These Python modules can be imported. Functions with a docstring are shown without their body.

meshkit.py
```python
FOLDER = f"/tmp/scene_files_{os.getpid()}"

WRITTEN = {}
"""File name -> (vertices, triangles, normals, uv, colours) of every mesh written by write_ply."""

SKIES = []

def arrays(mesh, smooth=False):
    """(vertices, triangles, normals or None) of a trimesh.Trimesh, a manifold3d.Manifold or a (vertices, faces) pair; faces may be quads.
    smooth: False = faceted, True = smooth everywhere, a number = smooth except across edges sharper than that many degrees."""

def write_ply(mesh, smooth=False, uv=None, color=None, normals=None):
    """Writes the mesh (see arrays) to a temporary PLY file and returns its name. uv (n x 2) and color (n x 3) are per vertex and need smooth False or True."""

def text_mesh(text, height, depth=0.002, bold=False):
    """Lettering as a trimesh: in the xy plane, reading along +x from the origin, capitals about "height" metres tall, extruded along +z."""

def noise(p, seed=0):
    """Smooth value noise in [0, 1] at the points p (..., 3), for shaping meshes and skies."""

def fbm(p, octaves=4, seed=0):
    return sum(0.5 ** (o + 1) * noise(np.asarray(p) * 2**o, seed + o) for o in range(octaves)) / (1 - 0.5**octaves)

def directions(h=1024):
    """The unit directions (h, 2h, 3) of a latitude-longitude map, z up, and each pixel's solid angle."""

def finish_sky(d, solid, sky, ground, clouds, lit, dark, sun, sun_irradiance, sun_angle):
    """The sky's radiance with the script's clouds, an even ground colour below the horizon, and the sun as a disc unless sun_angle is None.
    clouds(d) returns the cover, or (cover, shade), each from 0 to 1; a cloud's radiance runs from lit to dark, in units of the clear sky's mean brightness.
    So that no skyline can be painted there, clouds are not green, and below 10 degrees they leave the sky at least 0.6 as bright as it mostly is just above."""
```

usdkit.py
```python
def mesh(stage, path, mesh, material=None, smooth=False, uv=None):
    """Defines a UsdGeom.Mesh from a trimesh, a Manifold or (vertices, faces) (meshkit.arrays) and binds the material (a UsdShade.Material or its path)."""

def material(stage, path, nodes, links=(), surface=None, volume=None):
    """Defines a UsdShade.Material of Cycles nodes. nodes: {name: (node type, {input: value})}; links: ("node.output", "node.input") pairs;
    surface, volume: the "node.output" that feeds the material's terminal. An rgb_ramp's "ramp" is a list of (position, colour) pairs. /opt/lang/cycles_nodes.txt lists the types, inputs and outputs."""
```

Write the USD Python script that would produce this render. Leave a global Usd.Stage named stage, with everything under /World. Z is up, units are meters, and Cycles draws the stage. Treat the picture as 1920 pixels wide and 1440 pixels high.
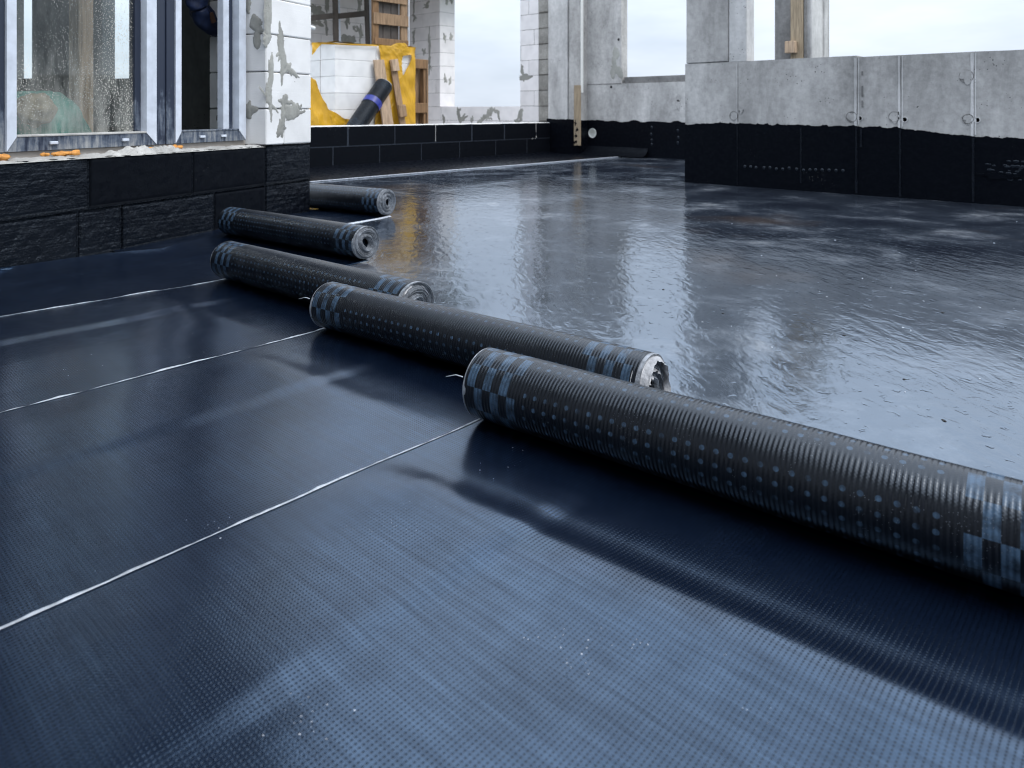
import math, random, numpy as np, trimesh, usdkit, meshkit
import shapely.geometry as sg, shapely.affinity as sa_
from shapely.ops import unary_union
from scipy.spatial import ConvexHull
import manifold3d as mf
from pxr import Usd, UsdGeom, UsdLux, UsdShade, Gf, Sdf, Vt

random.seed(7)
rng = np.random.default_rng(7)
stage = Usd.Stage.CreateInMemory()
UsdGeom.SetStageUpAxis(stage, UsdGeom.Tokens.z)
UsdGeom.SetStageMetersPerUnit(stage, 1.0)
UsdGeom.Xform.Define(stage, '/World')
UsdGeom.Scope.Define(stage, '/World/Looks')

# ---------------------------------------------------------------- camera, sky, sun, exposure
# building aligned frame: x = b (towards the open side), y = a (along the seams), z up, metres
YAW = 0.7395
CAM_H = 0.6255
FPX, HOR = 1365.0, 209.6
cam = UsdGeom.Camera.Define(stage, '/World/camera')
cam.AddTranslateOp().Set(Gf.Vec3d(0, 0, CAM_H))
cam.AddRotateZOp().Set(math.degrees(YAW))
cam.AddRotateXOp().Set(90.0)
APW = 36.0
cam.CreateHorizontalApertureAttr(APW)
cam.CreateVerticalApertureAttr(27.0)
cam.CreateFocalLengthAttr(FPX / 1920 * APW)
cam.CreateVerticalApertureOffsetAttr(-(720 - HOR) / 1920 * APW)
cam.CreateClippingRangeAttr(Gf.Vec2f(0.02, 5000))
cam.CreateFStopAttr(6.3)
cam.CreateFocusDistanceAttr(1.9)
cam.CreateExposureAttr(0.55)

SUN = np.array([0.75, 0.15, 1.0]); SUN /= np.linalg.norm(SUN)
SUN_EL, SUN_ROT = math.asin(SUN[2]), math.atan2(SUN[0], SUN[1])
sky_mat = usdkit.material(stage, '/World/Looks/sky_material', {
    "sky": ("sky_texture", {"sky_type": "single_scattering", "sun_disc": False, "sun_elevation": SUN_EL, "sun_rotation": SUN_ROT, "aerosol_density": 2.0}),
    "tc": ("texture_coordinate", {}),
    "mp": ("mapping", {"scale": (1.0, 1.0, 4.0)}),
    "n": ("noise_texture", {"scale": 2.2, "detail": 6, "roughness": 0.55}),
    "r": ("rgb_ramp", {"ramp": [(0.3, (10.0, 11.5, 13.6)), (0.52, (11.8, 13.1, 15.0)), (0.75, (13.4, 14.4, 16.0))]}),
    "cov": ("map_range", {"from_min": 0.3, "from_max": 0.62, "to_min": 0.80, "to_max": 0.97, "clamp": True}),
    "mix": ("mix", {"mix_type": "mix"}),
    "sp": ("separate_xyz", {}), "oc": ("map_range", {"from_min": 0.0, "from_max": 1.0, "to_min": 0.39, "to_max": 1.0, "clamp": True}), "ov": ("mix", {"mix_type": "multiply", "fac": 1.0}),   # overcast: the zenith is about three times the horizon
    "bg": ("background_shader", {"strength": 0.12}),
}, [("tc.generated", "mp.vector"), ("mp.vector", "n.vector"), ("n.fac", "r.fac"), ("n.fac", "cov.value"), ("cov.result", "mix.fac"), ("sky.color", "mix.color1"), ("r.color", "mix.color2"), ("mix.color", "ov.color1"), ("tc.generated", "sp.vector"), ("sp.z", "oc.value"), ("oc.result", "ov.color2"), ("ov.color", "bg.color")], surface="bg.background")
dome = UsdLux.DomeLight.Define(stage, '/World/sky')
UsdShade.MaterialBindingAPI.Apply(dome.GetPrim()).Bind(sky_mat)
dome.GetPrim().SetCustomDataByKey('kind', 'structure')
sun = UsdLux.DistantLight.Define(stage, '/World/sun')
sun.CreateNormalizeAttr(True); sun.CreateIntensityAttr(0.3); sun.CreateAngleAttr(30.0); sun.CreateColorAttr(Gf.Vec3f(1.0, 0.97, 0.93))
_rot = Gf.Rotation(Gf.Vec3d(0, 0, 1), Gf.Vec3d(*SUN.tolist()))
sun.AddOrientOp().Set(Gf.Quatf(_rot.GetQuat()))

# ---------------------------------------------------------------- reading points
CA, SA = math.cos(YAW), math.sin(YAW)
def ray(u, v):
    x, z = (u - 960) / FPX, -(v - HOR) / FPX
    return np.array([x * CA - SA, x * SA + CA, z])
def ground(u, v, z=0.0):
    r = ray(u, v); return r * ((z - CAM_H) / r[2]) + [0, 0, CAM_H]

class Frame:
    """A vertical plane: t along it, off along its normal (towards the camera), z up."""
    def __init__(s, p, d, flip=1):
        s.p = np.array(p, float); s.d = np.array(d, float) / np.linalg.norm(d); s.n = flip * np.array([s.d[1], -s.d[0]])
    def at(s, u, v, off=0.0):
        r = ray(u, v); k = (s.n @ s.p + off) / (s.n @ r[:2]); q = r * k + [0, 0, CAM_H]
        return (q[:2] - s.p) @ s.d, q[2]
    def world(s, t, off, z):
        t, off, z = np.broadcast_arrays(np.asarray(t, float), np.asarray(off, float), np.asarray(z, float))
        return np.stack([s.p[0] + s.d[0] * t + s.n[0] * off, s.p[1] + s.d[1] * t + s.n[1] * off, z], -1)

# ---------------------------------------------------------------- prim helpers
_count, _base = {}, {}
def path_for(parent, name):
    k = (parent, name); n = _count.get(k, -1) + 1; _count[k] = n
    return f"{parent}/{name}" if n == 0 else f"{parent}/{name}_{n:03d}"
def data(prim, **kw):
    for k, v in kw.items():
        if v: prim.SetCustomDataByKey(k, v)
def thing(name, label, cat, loc=(0, 0, 0), group=None, kind=None):
    p = path_for('/World', name)
    x = UsdGeom.Xform.Define(stage, p); x.AddTranslateOp().Set(Gf.Vec3d(*map(float, loc)))
    data(x.GetPrim(), label=label, category=cat, group=group, kind=kind)
    _base[p] = np.array(loc, float); return p
def obj(name, mesh, mat, parent=None, smooth=False, uv=None, label=None, cat=None, kind=None, group=None):
    par = parent or '/World'
    p = path_for(par, name)
    off = _base.get(par, np.zeros(3)); _base[p] = off
    if hasattr(mesh, 'to_mesh'):
        m = mesh.to_mesh(); mesh = (m.vert_properties[:, :3], m.tri_verts)
    if isinstance(mesh, trimesh.Trimesh): mesh = (np.array(mesh.vertices), np.array(mesh.faces))
    v, f = np.asarray(mesh[0], float) - off, np.asarray(mesh[1])
    m = usdkit.mesh(stage, p, (v, f), mat, smooth=smooth, uv=uv)
    data(m.GetPrim(), label=label, category=cat, kind=kind, group=group)
    return p
def join(ms):
    V, F, n = [], [], 0
    for m in ms:
        if hasattr(m, 'to_mesh'):
            q = m.to_mesh(); m = (q.vert_properties[:, :3], q.tri_verts)
        v, f = (m.vertices, m.faces) if isinstance(m, trimesh.Trimesh) else m
        f = np.asarray(f)
        if f.shape[1] == 4: f = np.vstack([f[:, [0, 1, 2]], f[:, [0, 2, 3]]])
        V.append(np.asarray(v)); F.append(f + n); n += len(v)
    return np.vstack(V), np.vstack(F)
def hull(pts):
    pts = np.asarray(pts, float); h = ConvexHull(pts)
    f = h.simplices.copy(); c = pts.mean(0)
    n = np.cross(pts[f[:, 1]] - pts[f[:, 0]], pts[f[:, 2]] - pts[f[:, 0]])
    bad = (n * (pts[f[:, 0]] - c)).sum(1) < 0
    f[bad] = f[bad][:, ::-1]
    return pts, f
_s3 = np.array([[x, y, z] for x in (-1, 1) for y in (-1, 1) for z in (-1, 1)], float)
def cbox_pts(half, c, jitter=0.0):
    h = np.array(half, float); c = min(c, 0.45 * h.min()); out = []
    for s in _s3:
        for k in range(3):
            q = h - c; q[k] = h[k]; out.append(s * q)
    out = np.array(out)
    if jitter: out += rng.normal(0, jitter, out.shape)
    return out
def fbox(F, t0, t1, o0, o1, z0, z1, c=0.003, jitter=0.0):
    """A chamfered box in a frame's own coordinates."""
    p = cbox_pts(((t1 - t0) / 2, (o1 - o0) / 2, (z1 - z0) / 2), c, jitter) + [(t0 + t1) / 2, (o0 + o1) / 2, (z0 + z1) / 2]
    return hull(F.world(p[:, 0], p[:, 1], p[:, 2]))
def wbox(c, half, ch=0.004, R=None, jitter=0.0):
    p = cbox_pts(half, ch, jitter)
    if R is not None: p = p @ np.asarray(R).T
    return hull(p + np.asarray(c))
def polys(g): return [q for q in getattr(g, 'geoms', [g]) if q.geom_type == 'Polygon' and q.area > 1e-9]
def plate(F, poly, o0, o1):
    """A polygon in (t, z) extruded between two offsets of a frame."""
    out = []
    for g in polys(poly):
        m = trimesh.creation.extrude_polygon(g, abs(o1 - o0), engine="earcut")
        v = np.array(m.vertices); w = F.world(v[:, 0], min(o0, o1) + v[:, 2], v[:, 1])
        f = np.array(m.faces)
        e = np.cross(F.world(1, 0, 0) - F.world(0, 0, 0), F.world(0, 0, 1) - F.world(0, 0, 0)) @ np.append(F.n, 0)
        if e < 0: f = f[:, ::-1]
        out.append((w, f))
    return join(out)
def blob(cx, cz, rx, rz, ang=0.0, rough=0.25, n=26, seed=0):
    r = np.random.default_rng(seed); t = np.linspace(0, 2 * np.pi, n, endpoint=False)
    ph = r.uniform(0, 6.28, 5); am = r.normal(0, 1, 5) * rough / np.array([1, 1.3, 1.8, 2.3, 3])
    k = 1 + sum(am[i] * np.sin((i + 2) * t + ph[i]) for i in range(5)); k = np.clip(k, .35, 1.8)
    x, y = rx * k * np.cos(t), rz * k * np.sin(t)
    return sg.Polygon(np.c_[cx + x * math.cos(ang) - y * math.sin(ang), cz + x * math.sin(ang) + y * math.cos(ang)]).buffer(0)
def tube(p, r, n=8, closed=True):
    p = np.asarray(p, float); r = np.broadcast_to(r, (len(p),))
    t = np.gradient(p, axis=0); t /= np.linalg.norm(t, axis=1, keepdims=True) + 1e-12
    a = np.cross(t, np.where(np.abs(t[:, 2:]) < .9, [0, 0, 1.], [1., 0, 0])); a /= np.linalg.norm(a, axis=1, keepdims=True) + 1e-12
    b = np.cross(t, a); g = np.arange(n) * 2 * np.pi / n
    v = (p[:, None] + r[:, None, None] * (np.cos(g)[None, :, None] * a[:, None] + np.sin(g)[None, :, None] * b[:, None])).reshape(-1, 3)
    f = []
    for i in range(len(p) - 1):
        for j in range(n):
            k = (j + 1) % n; f += [[i * n + j, i * n + k, (i + 1) * n + k], [i * n + j, (i + 1) * n + k, (i + 1) * n + j]]
    if closed:
        for j in range(1, n - 1):
            f += [[0, j + 1, j], [len(v) - n, len(v) - n + j, len(v) - n + j + 1]]
    return v, np.array(f)
def grid_faces(nu, nv):
    i, j = np.meshgrid(np.arange(nu - 1), np.arange(nv - 1), indexing='ij'); a = (i * nv + j).ravel()
    return np.vstack([np.c_[a, a + nv, a + nv + 1], np.c_[a, a + nv + 1, a + 1]])
def noise1(x, seed=0, scale=1.0, oct=3):
    x = np.asarray(x, float); p = np.stack([x * scale, np.full_like(x, 3.7 + seed * 1.3), np.full_like(x, 9.1)], -1)
    return meshkit.fbm(p, oct, seed) - 0.5

# ---------------------------------------------------------------- materials
L = '/World/Looks/'
def M(name, nodes, links, surface="p.BSDF"): return usdkit.material(stage, L + name, nodes, links, surface)

def concrete(name, dark, mid, light, tint=(1, 1, 1), rough=0.75, scale=1.0, spec=0.35, vert=0.6):
    c = lambda k: tuple(k * t for t in tint)
    return M(name, {
        "g": ("geometry", {}), "oi": ("object_info", {}),
        "m1": ("mapping", {"scale": (scale, scale, scale * vert)}),
        "n1": ("noise_texture", {"scale": 2.3, "detail": 7, "roughness": 0.62}),
        "n2": ("noise_texture", {"scale": 22 * scale, "detail": 6, "roughness": 0.7}),
        "n3": ("noise_texture", {"scale": 180 * scale, "detail": 2}),
        "v": ("voronoi_texture", {"scale": 38 * scale}),
        "vn": ("noise_texture", {"scale": 5 * scale, "detail": 2}),
        "pm": ("map_range", {"from_min": 0.52, "from_max": 0.7, "to_min": 0.03, "to_max": 0.2, "clamp": True}),
        "pore": ("math", {"math_type": "less_than"}),
        "mixf": ("math", {"math_type": "multiply_add", "value2": 0.55, "value3": 0.0}),
        "add": ("math", {"math_type": "multiply_add", "value2": 0.45}),
        "m5": ("mapping", {"scale": (2.6, 2.6, 0.9)}), "n5": ("noise_texture", {"scale": 1.3, "detail": 8, "roughness": 0.68, "distortion": 0.4}), "s5": ("map_range", {"from_min": 0.34, "from_max": 0.62, "to_min": 0.66, "to_max": 1.06, "clamp": True}), "vm5": ("mix", {"mix_type": "multiply", "fac": 1.0}),
        "r": ("rgb_ramp", {"ramp": [(0.30, c(dark)), (0.5, c(mid)), (0.68, c(light))]}),
        "var": ("map_range", {"from_min": 0, "from_max": 1, "to_min": 0.9, "to_max": 1.1}),
        "vm": ("mix", {"mix_type": "multiply", "fac": 1.0}),
        "pc": ("mix", {"mix_type": "mix", "color2": c(dark * 0.3)}),
        "h": ("math", {"math_type": "multiply_add", "value2": -0.8}),
        "b": ("bump", {"strength": 0.55, "distance": 0.004}),
        "p": ("principled_bsdf", {"roughness": rough, "specular_ior_level": spec}),
    }, [("g.position", "m1.vector"), ("m1.vector", "n1.vector"), ("g.position", "n2.vector"), ("g.position", "n3.vector"), ("g.position", "v.vector"), ("g.position", "vn.vector"),
        ("vn.fac", "pm.value"), ("v.distance", "pore.value1"), ("pm.result", "pore.value2"),
        ("n1.fac", "mixf.value1"), ("n2.fac", "add.value1"), ("mixf.value", "add.value3"), ("add.value", "r.fac"),
        ("oi.random", "var.value"), ("g.position", "m5.vector"), ("m5.vector", "n5.vector"), ("n5.fac", "s5.value"), ("r.color", "vm5.color1"), ("s5.result", "vm5.color2"), ("vm5.color", "vm.color1"), ("var.result", "vm.color2"), ("vm.color", "pc.color1"), ("pore.value", "pc.fac"),
        ("pore.value", "h.value1"), ("n2.fac", "h.value3"), ("h.value", "b.height"), ("b.normal", "p.normal"), ("pc.color", "p.base_color")])

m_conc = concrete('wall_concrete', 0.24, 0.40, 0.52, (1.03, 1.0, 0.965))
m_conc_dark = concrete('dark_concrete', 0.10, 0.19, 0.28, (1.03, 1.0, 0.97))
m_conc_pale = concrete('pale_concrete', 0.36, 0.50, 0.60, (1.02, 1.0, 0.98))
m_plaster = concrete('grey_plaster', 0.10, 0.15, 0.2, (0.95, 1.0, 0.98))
m_mortar_grey = concrete('grey_mortar', 0.27, 0.34, 0.40, (1.0, 0.99, 0.9), scale=3, vert=1)
m_mortar_pale = concrete('pale_mortar', 0.35, 0.48, 0.6, (1.0, 0.98, 0.93), scale=4, vert=1)
m_rough_block = concrete('rough_grey_block', 0.16, 0.28, 0.44, (1.0, 0.96, 0.88), scale=2.0, vert=1)

def aac(name, col, lo=0.93, hi=1.05):
    return M(name, {
        "g": ("geometry", {}), "oi": ("object_info", {}),
        "n": ("noise_texture", {"scale": 6, "detail": 5}), "n2": ("noise_texture", {"scale": 240, "detail": 2}),
        "mp": ("mapping", {"scale": (1.5, 1.5, 38)}), "n3": ("noise_texture", {"scale": 3.0, "detail": 3}),
        "r": ("rgb_ramp", {"ramp": [(0.3, tuple(0.88 * c for c in col)), (0.6, col)]}),
        "var": ("map_range", {"from_min": 0, "from_max": 1, "to_min": lo, "to_max": hi}),
        "vm": ("mix", {"mix_type": "multiply", "fac": 1.0}),
        "h": ("math", {"math_type": "multiply_add", "value2": 0.6}),
        "b": ("bump", {"strength": 0.4, "distance": 0.003}),
        "p": ("principled_bsdf", {"roughness": 0.9, "specular_ior_level": 0.2}),
    }, [("g.position", "n.vector"), ("g.position", "n2.vector"), ("g.position", "mp.vector"), ("mp.vector", "n3.vector"), ("n.fac", "r.fac"), ("oi.random", "var.value"),
        ("r.color", "vm.color1"), ("var.result", "vm.color2"), ("vm.color", "p.base_color"), ("n3.fac", "h.value1"), ("n2.fac", "h.value3"), ("h.value", "b.height"), ("b.normal", "p.normal")])
m_aac = aac('white_block', (0.78, 0.77, 0.755))
m_aac_grey = aac('greyish_block', (0.80, 0.77, 0.765))
m_joint = M('thin_joint', {"p": ("principled_bsdf", {"base_color": (0.10, 0.10, 0.10), "roughness": 0.95})}, [])

def black_coat(name, rough=0.32, ridges=0.0, bumpd=0.006, base=(0.0022, 0.0027, 0.0042), spec=0.5):
    return M(name, {
        "g": ("geometry", {}),
        "n1": ("noise_texture", {"scale": 26, "detail": 6, "roughness": 0.65}),
        "n2": ("noise_texture", {"scale": 120, "detail": 3}),
        "mp": ("mapping", {"scale": (3, 3, 30)}), "n3": ("noise_texture", {"scale": 2.0, "detail": 4}),
        "h1": ("math", {"math_type": "multiply_add", "value2": 0.35}),
        "h2": ("math", {"math_type": "multiply_add", "value2": ridges}),
        "rr": ("map_range", {"from_min": 0.3, "from_max": 0.7, "to_min": rough * 0.6, "to_max": min(1, rough * 1.6), "clamp": True}),
        "v": ("voronoi_texture", {"scale": 55}), "dn": ("noise_texture", {"scale": 4, "detail": 2}),
        "dt": ("map_range", {"from_min": 0.55, "from_max": 0.8, "to_min": 0.0, "to_max": 0.16, "clamp": True}),
        "lt": ("math", {"math_type": "less_than"}),
        "c": ("mix", {"color1": base, "color2": (0.12, 0.12, 0.12)}),
        "b": ("bump", {"strength": 0.8, "distance": bumpd}),
        "p": ("principled_bsdf", {"specular_ior_level": spec, "ior": 1.5, "specular_tint": (0.7, 0.84, 1.0)}),
    }, [("g.position", "n1.vector"), ("g.position", "n2.vector"), ("g.position", "mp.vector"), ("mp.vector", "n3.vector"), ("g.position", "v.vector"), ("g.position", "dn.vector"),
        ("n2.fac", "h1.value1"), ("n1.fac", "h1.value3"), ("n3.fac", "h2.value1"), ("h1.value", "h2.value3"), ("h2.value", "b.height"), ("b.normal", "p.normal"),
        ("n1.fac", "rr.value"), ("rr.result", "p.roughness"), ("dn.fac", "dt.value"), ("v.distance", "lt.value1"), ("dt.result", "lt.value2"), ("lt.value", "c.fac"), ("c.color", "p.base_color")])
m_black_rough = black_coat('bitumen_coat_rough', 0.2, spec=0.24, ridges=0.7, bumpd=0.012)
m_black_block = black_coat('bitumen_coat_blocks', 0.5, bumpd=0.003, base=(0.002, 0.0024, 0.004), spec=0.12)
m_black_smooth = black_coat('bitumen_coat_smooth', 0.26, bumpd=0.003, spec=0.10, base=(0.0018, 0.0022, 0.0035))

m_joint_black = black_coat('bitumen_coat_joint', 0.4, bumpd=0.002, spec=0.5, base=(0.022, 0.026, 0.035))
m_black_gloss = black_coat('bitumen_coat_gloss', 0.2, bumpd=0.003, spec=0.45, base=(0.0025, 0.003, 0.0045))

# wet primed concrete floor
m_floor = M('wet_concrete_floor', {
    "g": ("geometry", {}),
    "n1": ("noise_texture", {"scale": 1.9, "detail": 9, "roughness": 0.7, "distortion": 0.25}),
    "n2": ("noise_texture", {"scale": 16, "detail": 6, "roughness": 0.65}),
    "r": ("rgb_ramp", {"ramp": [(0.38, (0.006, 0.0075, 0.011)), (0.52, (0.013, 0.016, 0.021)), (0.61, (0.042, 0.047, 0.055)), (0.70, (0.15, 0.155, 0.16))]}),
    "rust": ("noise_texture", {"scale": 0.9, "detail": 4}), "rm": ("map_range", {"from_min": 0.58, "from_max": 0.74, "to_min": 0, "to_max": 0.3, "clamp": True}),
    "rc": ("mix", {"color2": (0.075, 0.05, 0.03)}),
    "dry": ("map_range", {"from_min": 0.42, "from_max": 0.64, "to_min": 0.0, "to_max": 0.14, "clamp": True}),
    "dr2": ("math", {"math_type": "multiply_add", "value2": 0.07}),
    "sm": ("mapping", {"rotation": (0, 0, 0.74)}),
    "ms": ("mapping", {"scale": (4.0, 9.0, 1)}),
    "n3": ("noise_texture", {"scale": 2.6, "detail": 5, "roughness": 0.5, "distortion": 0.5}),
    "n4": ("noise_texture", {"scale": 60, "detail": 3}),
    "pk": ("noise_texture", {"scale": 34, "detail": 3, "roughness": 0.5}), "pm": ("map_range", {"from_min": 0.64, "from_max": 0.72, "to_min": 0.0, "to_max": -0.3, "clamp": True}),
    "h1": ("math", {"math_type": "multiply_add", "value2": 0.085}),
    "h2": ("math", {"math_type": "multiply_add", "value2": 0.20}),
    "h3": ("math", {"math_type": "add"}),
    "b": ("bump", {"strength": 0.5, "distance": 0.0045}),
    "p": ("principled_bsdf", {"specular_ior_level": 0.5, "ior": 3.2, "specular_tint": (0.72, 0.85, 1.0)}),
}, [("g.position", "n1.vector"), ("g.position", "n2.vector"), ("g.position", "rust.vector"), ("n1.fac", "r.fac"), ("rust.fac", "rm.value"), ("rm.result", "rc.fac"), ("r.color", "rc.color1"), ("rc.color", "p.base_color"),
    ("n1.fac", "dry.value"), ("n2.fac", "dr2.value1"), ("dry.result", "dr2.value3"), ("dr2.value", "p.roughness"), ("g.position", "sm.vector"), ("sm.vector", "ms.vector"), ("ms.vector", "n3.vector"), ("sm.vector", "n4.vector"),
    ("sm.vector", "pk.vector"), ("pk.fac", "pm.value"), ("n4.fac", "h1.value1"), ("n3.fac", "h1.value3"), ("n2.fac", "h2.value1"), ("h1.value", "h2.value3"), ("h2.value", "h3.value1"), ("pm.result", "h3.value2"), ("h3.value", "b.height"), ("b.normal", "p.normal")])

# laid bitumen sheet: embossed rows of dimples, spacing 8.5 mm across and 6 mm along
m_sheet = M('embossed_bitumen_sheet', {
    "g": ("geometry", {}),
    "wob": ("noise_texture", {"scale": 3.0, "detail": 2}), "wm": ("mix", {"mix_type": "linear_light", "fac": 0.004}),
    "s": ("separate_xyz", {}),
    "kx": ("math", {"math_type": "multiply", "value2": 2 * math.pi / 0.0064}), "ky": ("math", {"math_type": "multiply", "value2": 2 * math.pi / 0.0052}),
    "sx": ("math", {"math_type": "sine"}), "sy": ("math", {"math_type": "sine"}),
    "ax": ("map_range", {"from_min": 0.1, "from_max": 1, "to_min": 0, "to_max": 1, "clamp": True}), "ay": ("map_range", {"from_min": -0.5, "from_max": 1, "to_min": 0.12, "to_max": 1, "clamp": True}),
    "dot": ("math", {"math_type": "multiply"}),
    "n1": ("noise_texture", {"scale": 5, "detail": 5, "roughness": 0.6}), "n2": ("noise_texture", {"scale": 420, "detail": 2}),
    "mp": ("mapping", {"scale": (34, 2.0, 1)}), "n3": ("noise_texture", {"scale": 1.5, "detail": 4}),
    "c": ("mix", {"color1": (0.0014, 0.0030, 0.0075), "color2": (0.0006, 0.001, 0.002)}),
    "dirt": ("noise_texture", {"scale": 2.2, "detail": 7, "roughness": 0.7}), "dm": ("map_range", {"from_min": 0.5, "from_max": 0.75, "to_min": 0, "to_max": 0.3, "clamp": True}),
    "dc": ("mix", {"color2": (0.008, 0.013, 0.024)}),
    "v": ("voronoi_texture", {"scale": 150}), "sn": ("noise_texture", {"scale": 5, "detail": 4}), "st": ("map_range", {"from_min": 0.58, "from_max": 0.75, "to_min": 0.0, "to_max": 0.17, "clamp": True}), "sl": ("math", {"math_type": "less_than"}),
    "sc": ("mix", {"color2": (0.20, 0.22, 0.25)}),
    "rr": ("map_range", {"from_min": 0.3, "from_max": 0.7, "to_min": 0.13, "to_max": 0.21, "clamp": True}),
    "h1": ("math", {"math_type": "multiply_add", "value2": -1.0}), "h2": ("math", {"math_type": "multiply_add", "value2": 0.5}), "h3": ("math", {"math_type": "multiply_add", "value2": 1.2}),
    "ds": ("map_range", {"from_min": 0.0, "from_max": 0.5, "to_min": 0.5, "to_max": 0.22, "clamp": True}), "wn": ("noise_texture", {"scale": 7, "detail": 8, "roughness": 0.72}), "wr": ("map_range", {"from_min": 0.36, "from_max": 0.6, "to_min": 0.74, "to_max": 1.10, "clamp": True}), "wm2": ("math", {"math_type": "multiply"}), "br": ("mapping", {"scale": (3, 60, 1), "rotation": (0, 0, 0.1)}), "bn": ("noise_texture", {"scale": 1.5, "detail": 5, "roughness": 0.7}), "bm": ("map_range", {"from_min": 0.35, "from_max": 0.65, "to_min": 0.70, "to_max": 1.20, "clamp": True}), "wm3": ("math", {"math_type": "multiply"}),
    "b": ("bump", {"strength": 0.30, "distance": 0.0009}),
    "p": ("principled_bsdf", {"specular_ior_level": 0.5, "ior": 2.15, "specular_tint": (0.46, 0.69, 1.0)}),
}, [("g.position", "wob.vector"), ("g.position", "wm.color1"), ("wob.color", "wm.color2"), ("wm.color", "s.vector"), ("s.x", "kx.value1"), ("s.y", "ky.value1"), ("kx.value", "sx.value1"), ("ky.value", "sy.value1"),
    ("sx.value", "ax.value"), ("sy.value", "ay.value"), ("ax.result", "dot.value1"), ("ay.result", "dot.value2"), ("dot.value", "c.fac"),
    ("g.position", "n1.vector"), ("g.position", "n2.vector"), ("g.position", "mp.vector"), ("mp.vector", "n3.vector"), ("g.position", "dirt.vector"), ("dirt.fac", "dm.value"), ("dm.result", "dc.fac"), ("c.color", "dc.color1"),
    ("g.position", "v.vector"), ("g.position", "sn.vector"), ("sn.fac", "st.value"), ("v.distance", "sl.value1"), ("st.result", "sl.value2"), ("sl.value", "sc.fac"), ("dc.color", "sc.color1"), ("sc.color", "p.base_color"),
    ("n1.fac", "rr.value"), ("rr.result", "p.roughness"), ("dot.value", "h1.value1"), ("dot.value", "ds.value"), ("g.position", "wn.vector"), ("wn.fac", "wr.value"), ("ds.result", "wm2.value1"), ("wr.result", "wm2.value2"), ("g.position", "br.vector"), ("br.vector", "bn.vector"), ("bn.fac", "bm.value"), ("wm2.value", "wm3.value1"), ("bm.result", "wm3.value2"), ("wm3.value", "p.specular_ior_level"), ("n2.fac", "h2.value1"), ("h2.value", "h1.value3"), ("n3.fac", "h3.value1"), ("h1.value", "h3.value3"), ("h3.value", "b.height"), ("b.normal", "p.normal")])

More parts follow.
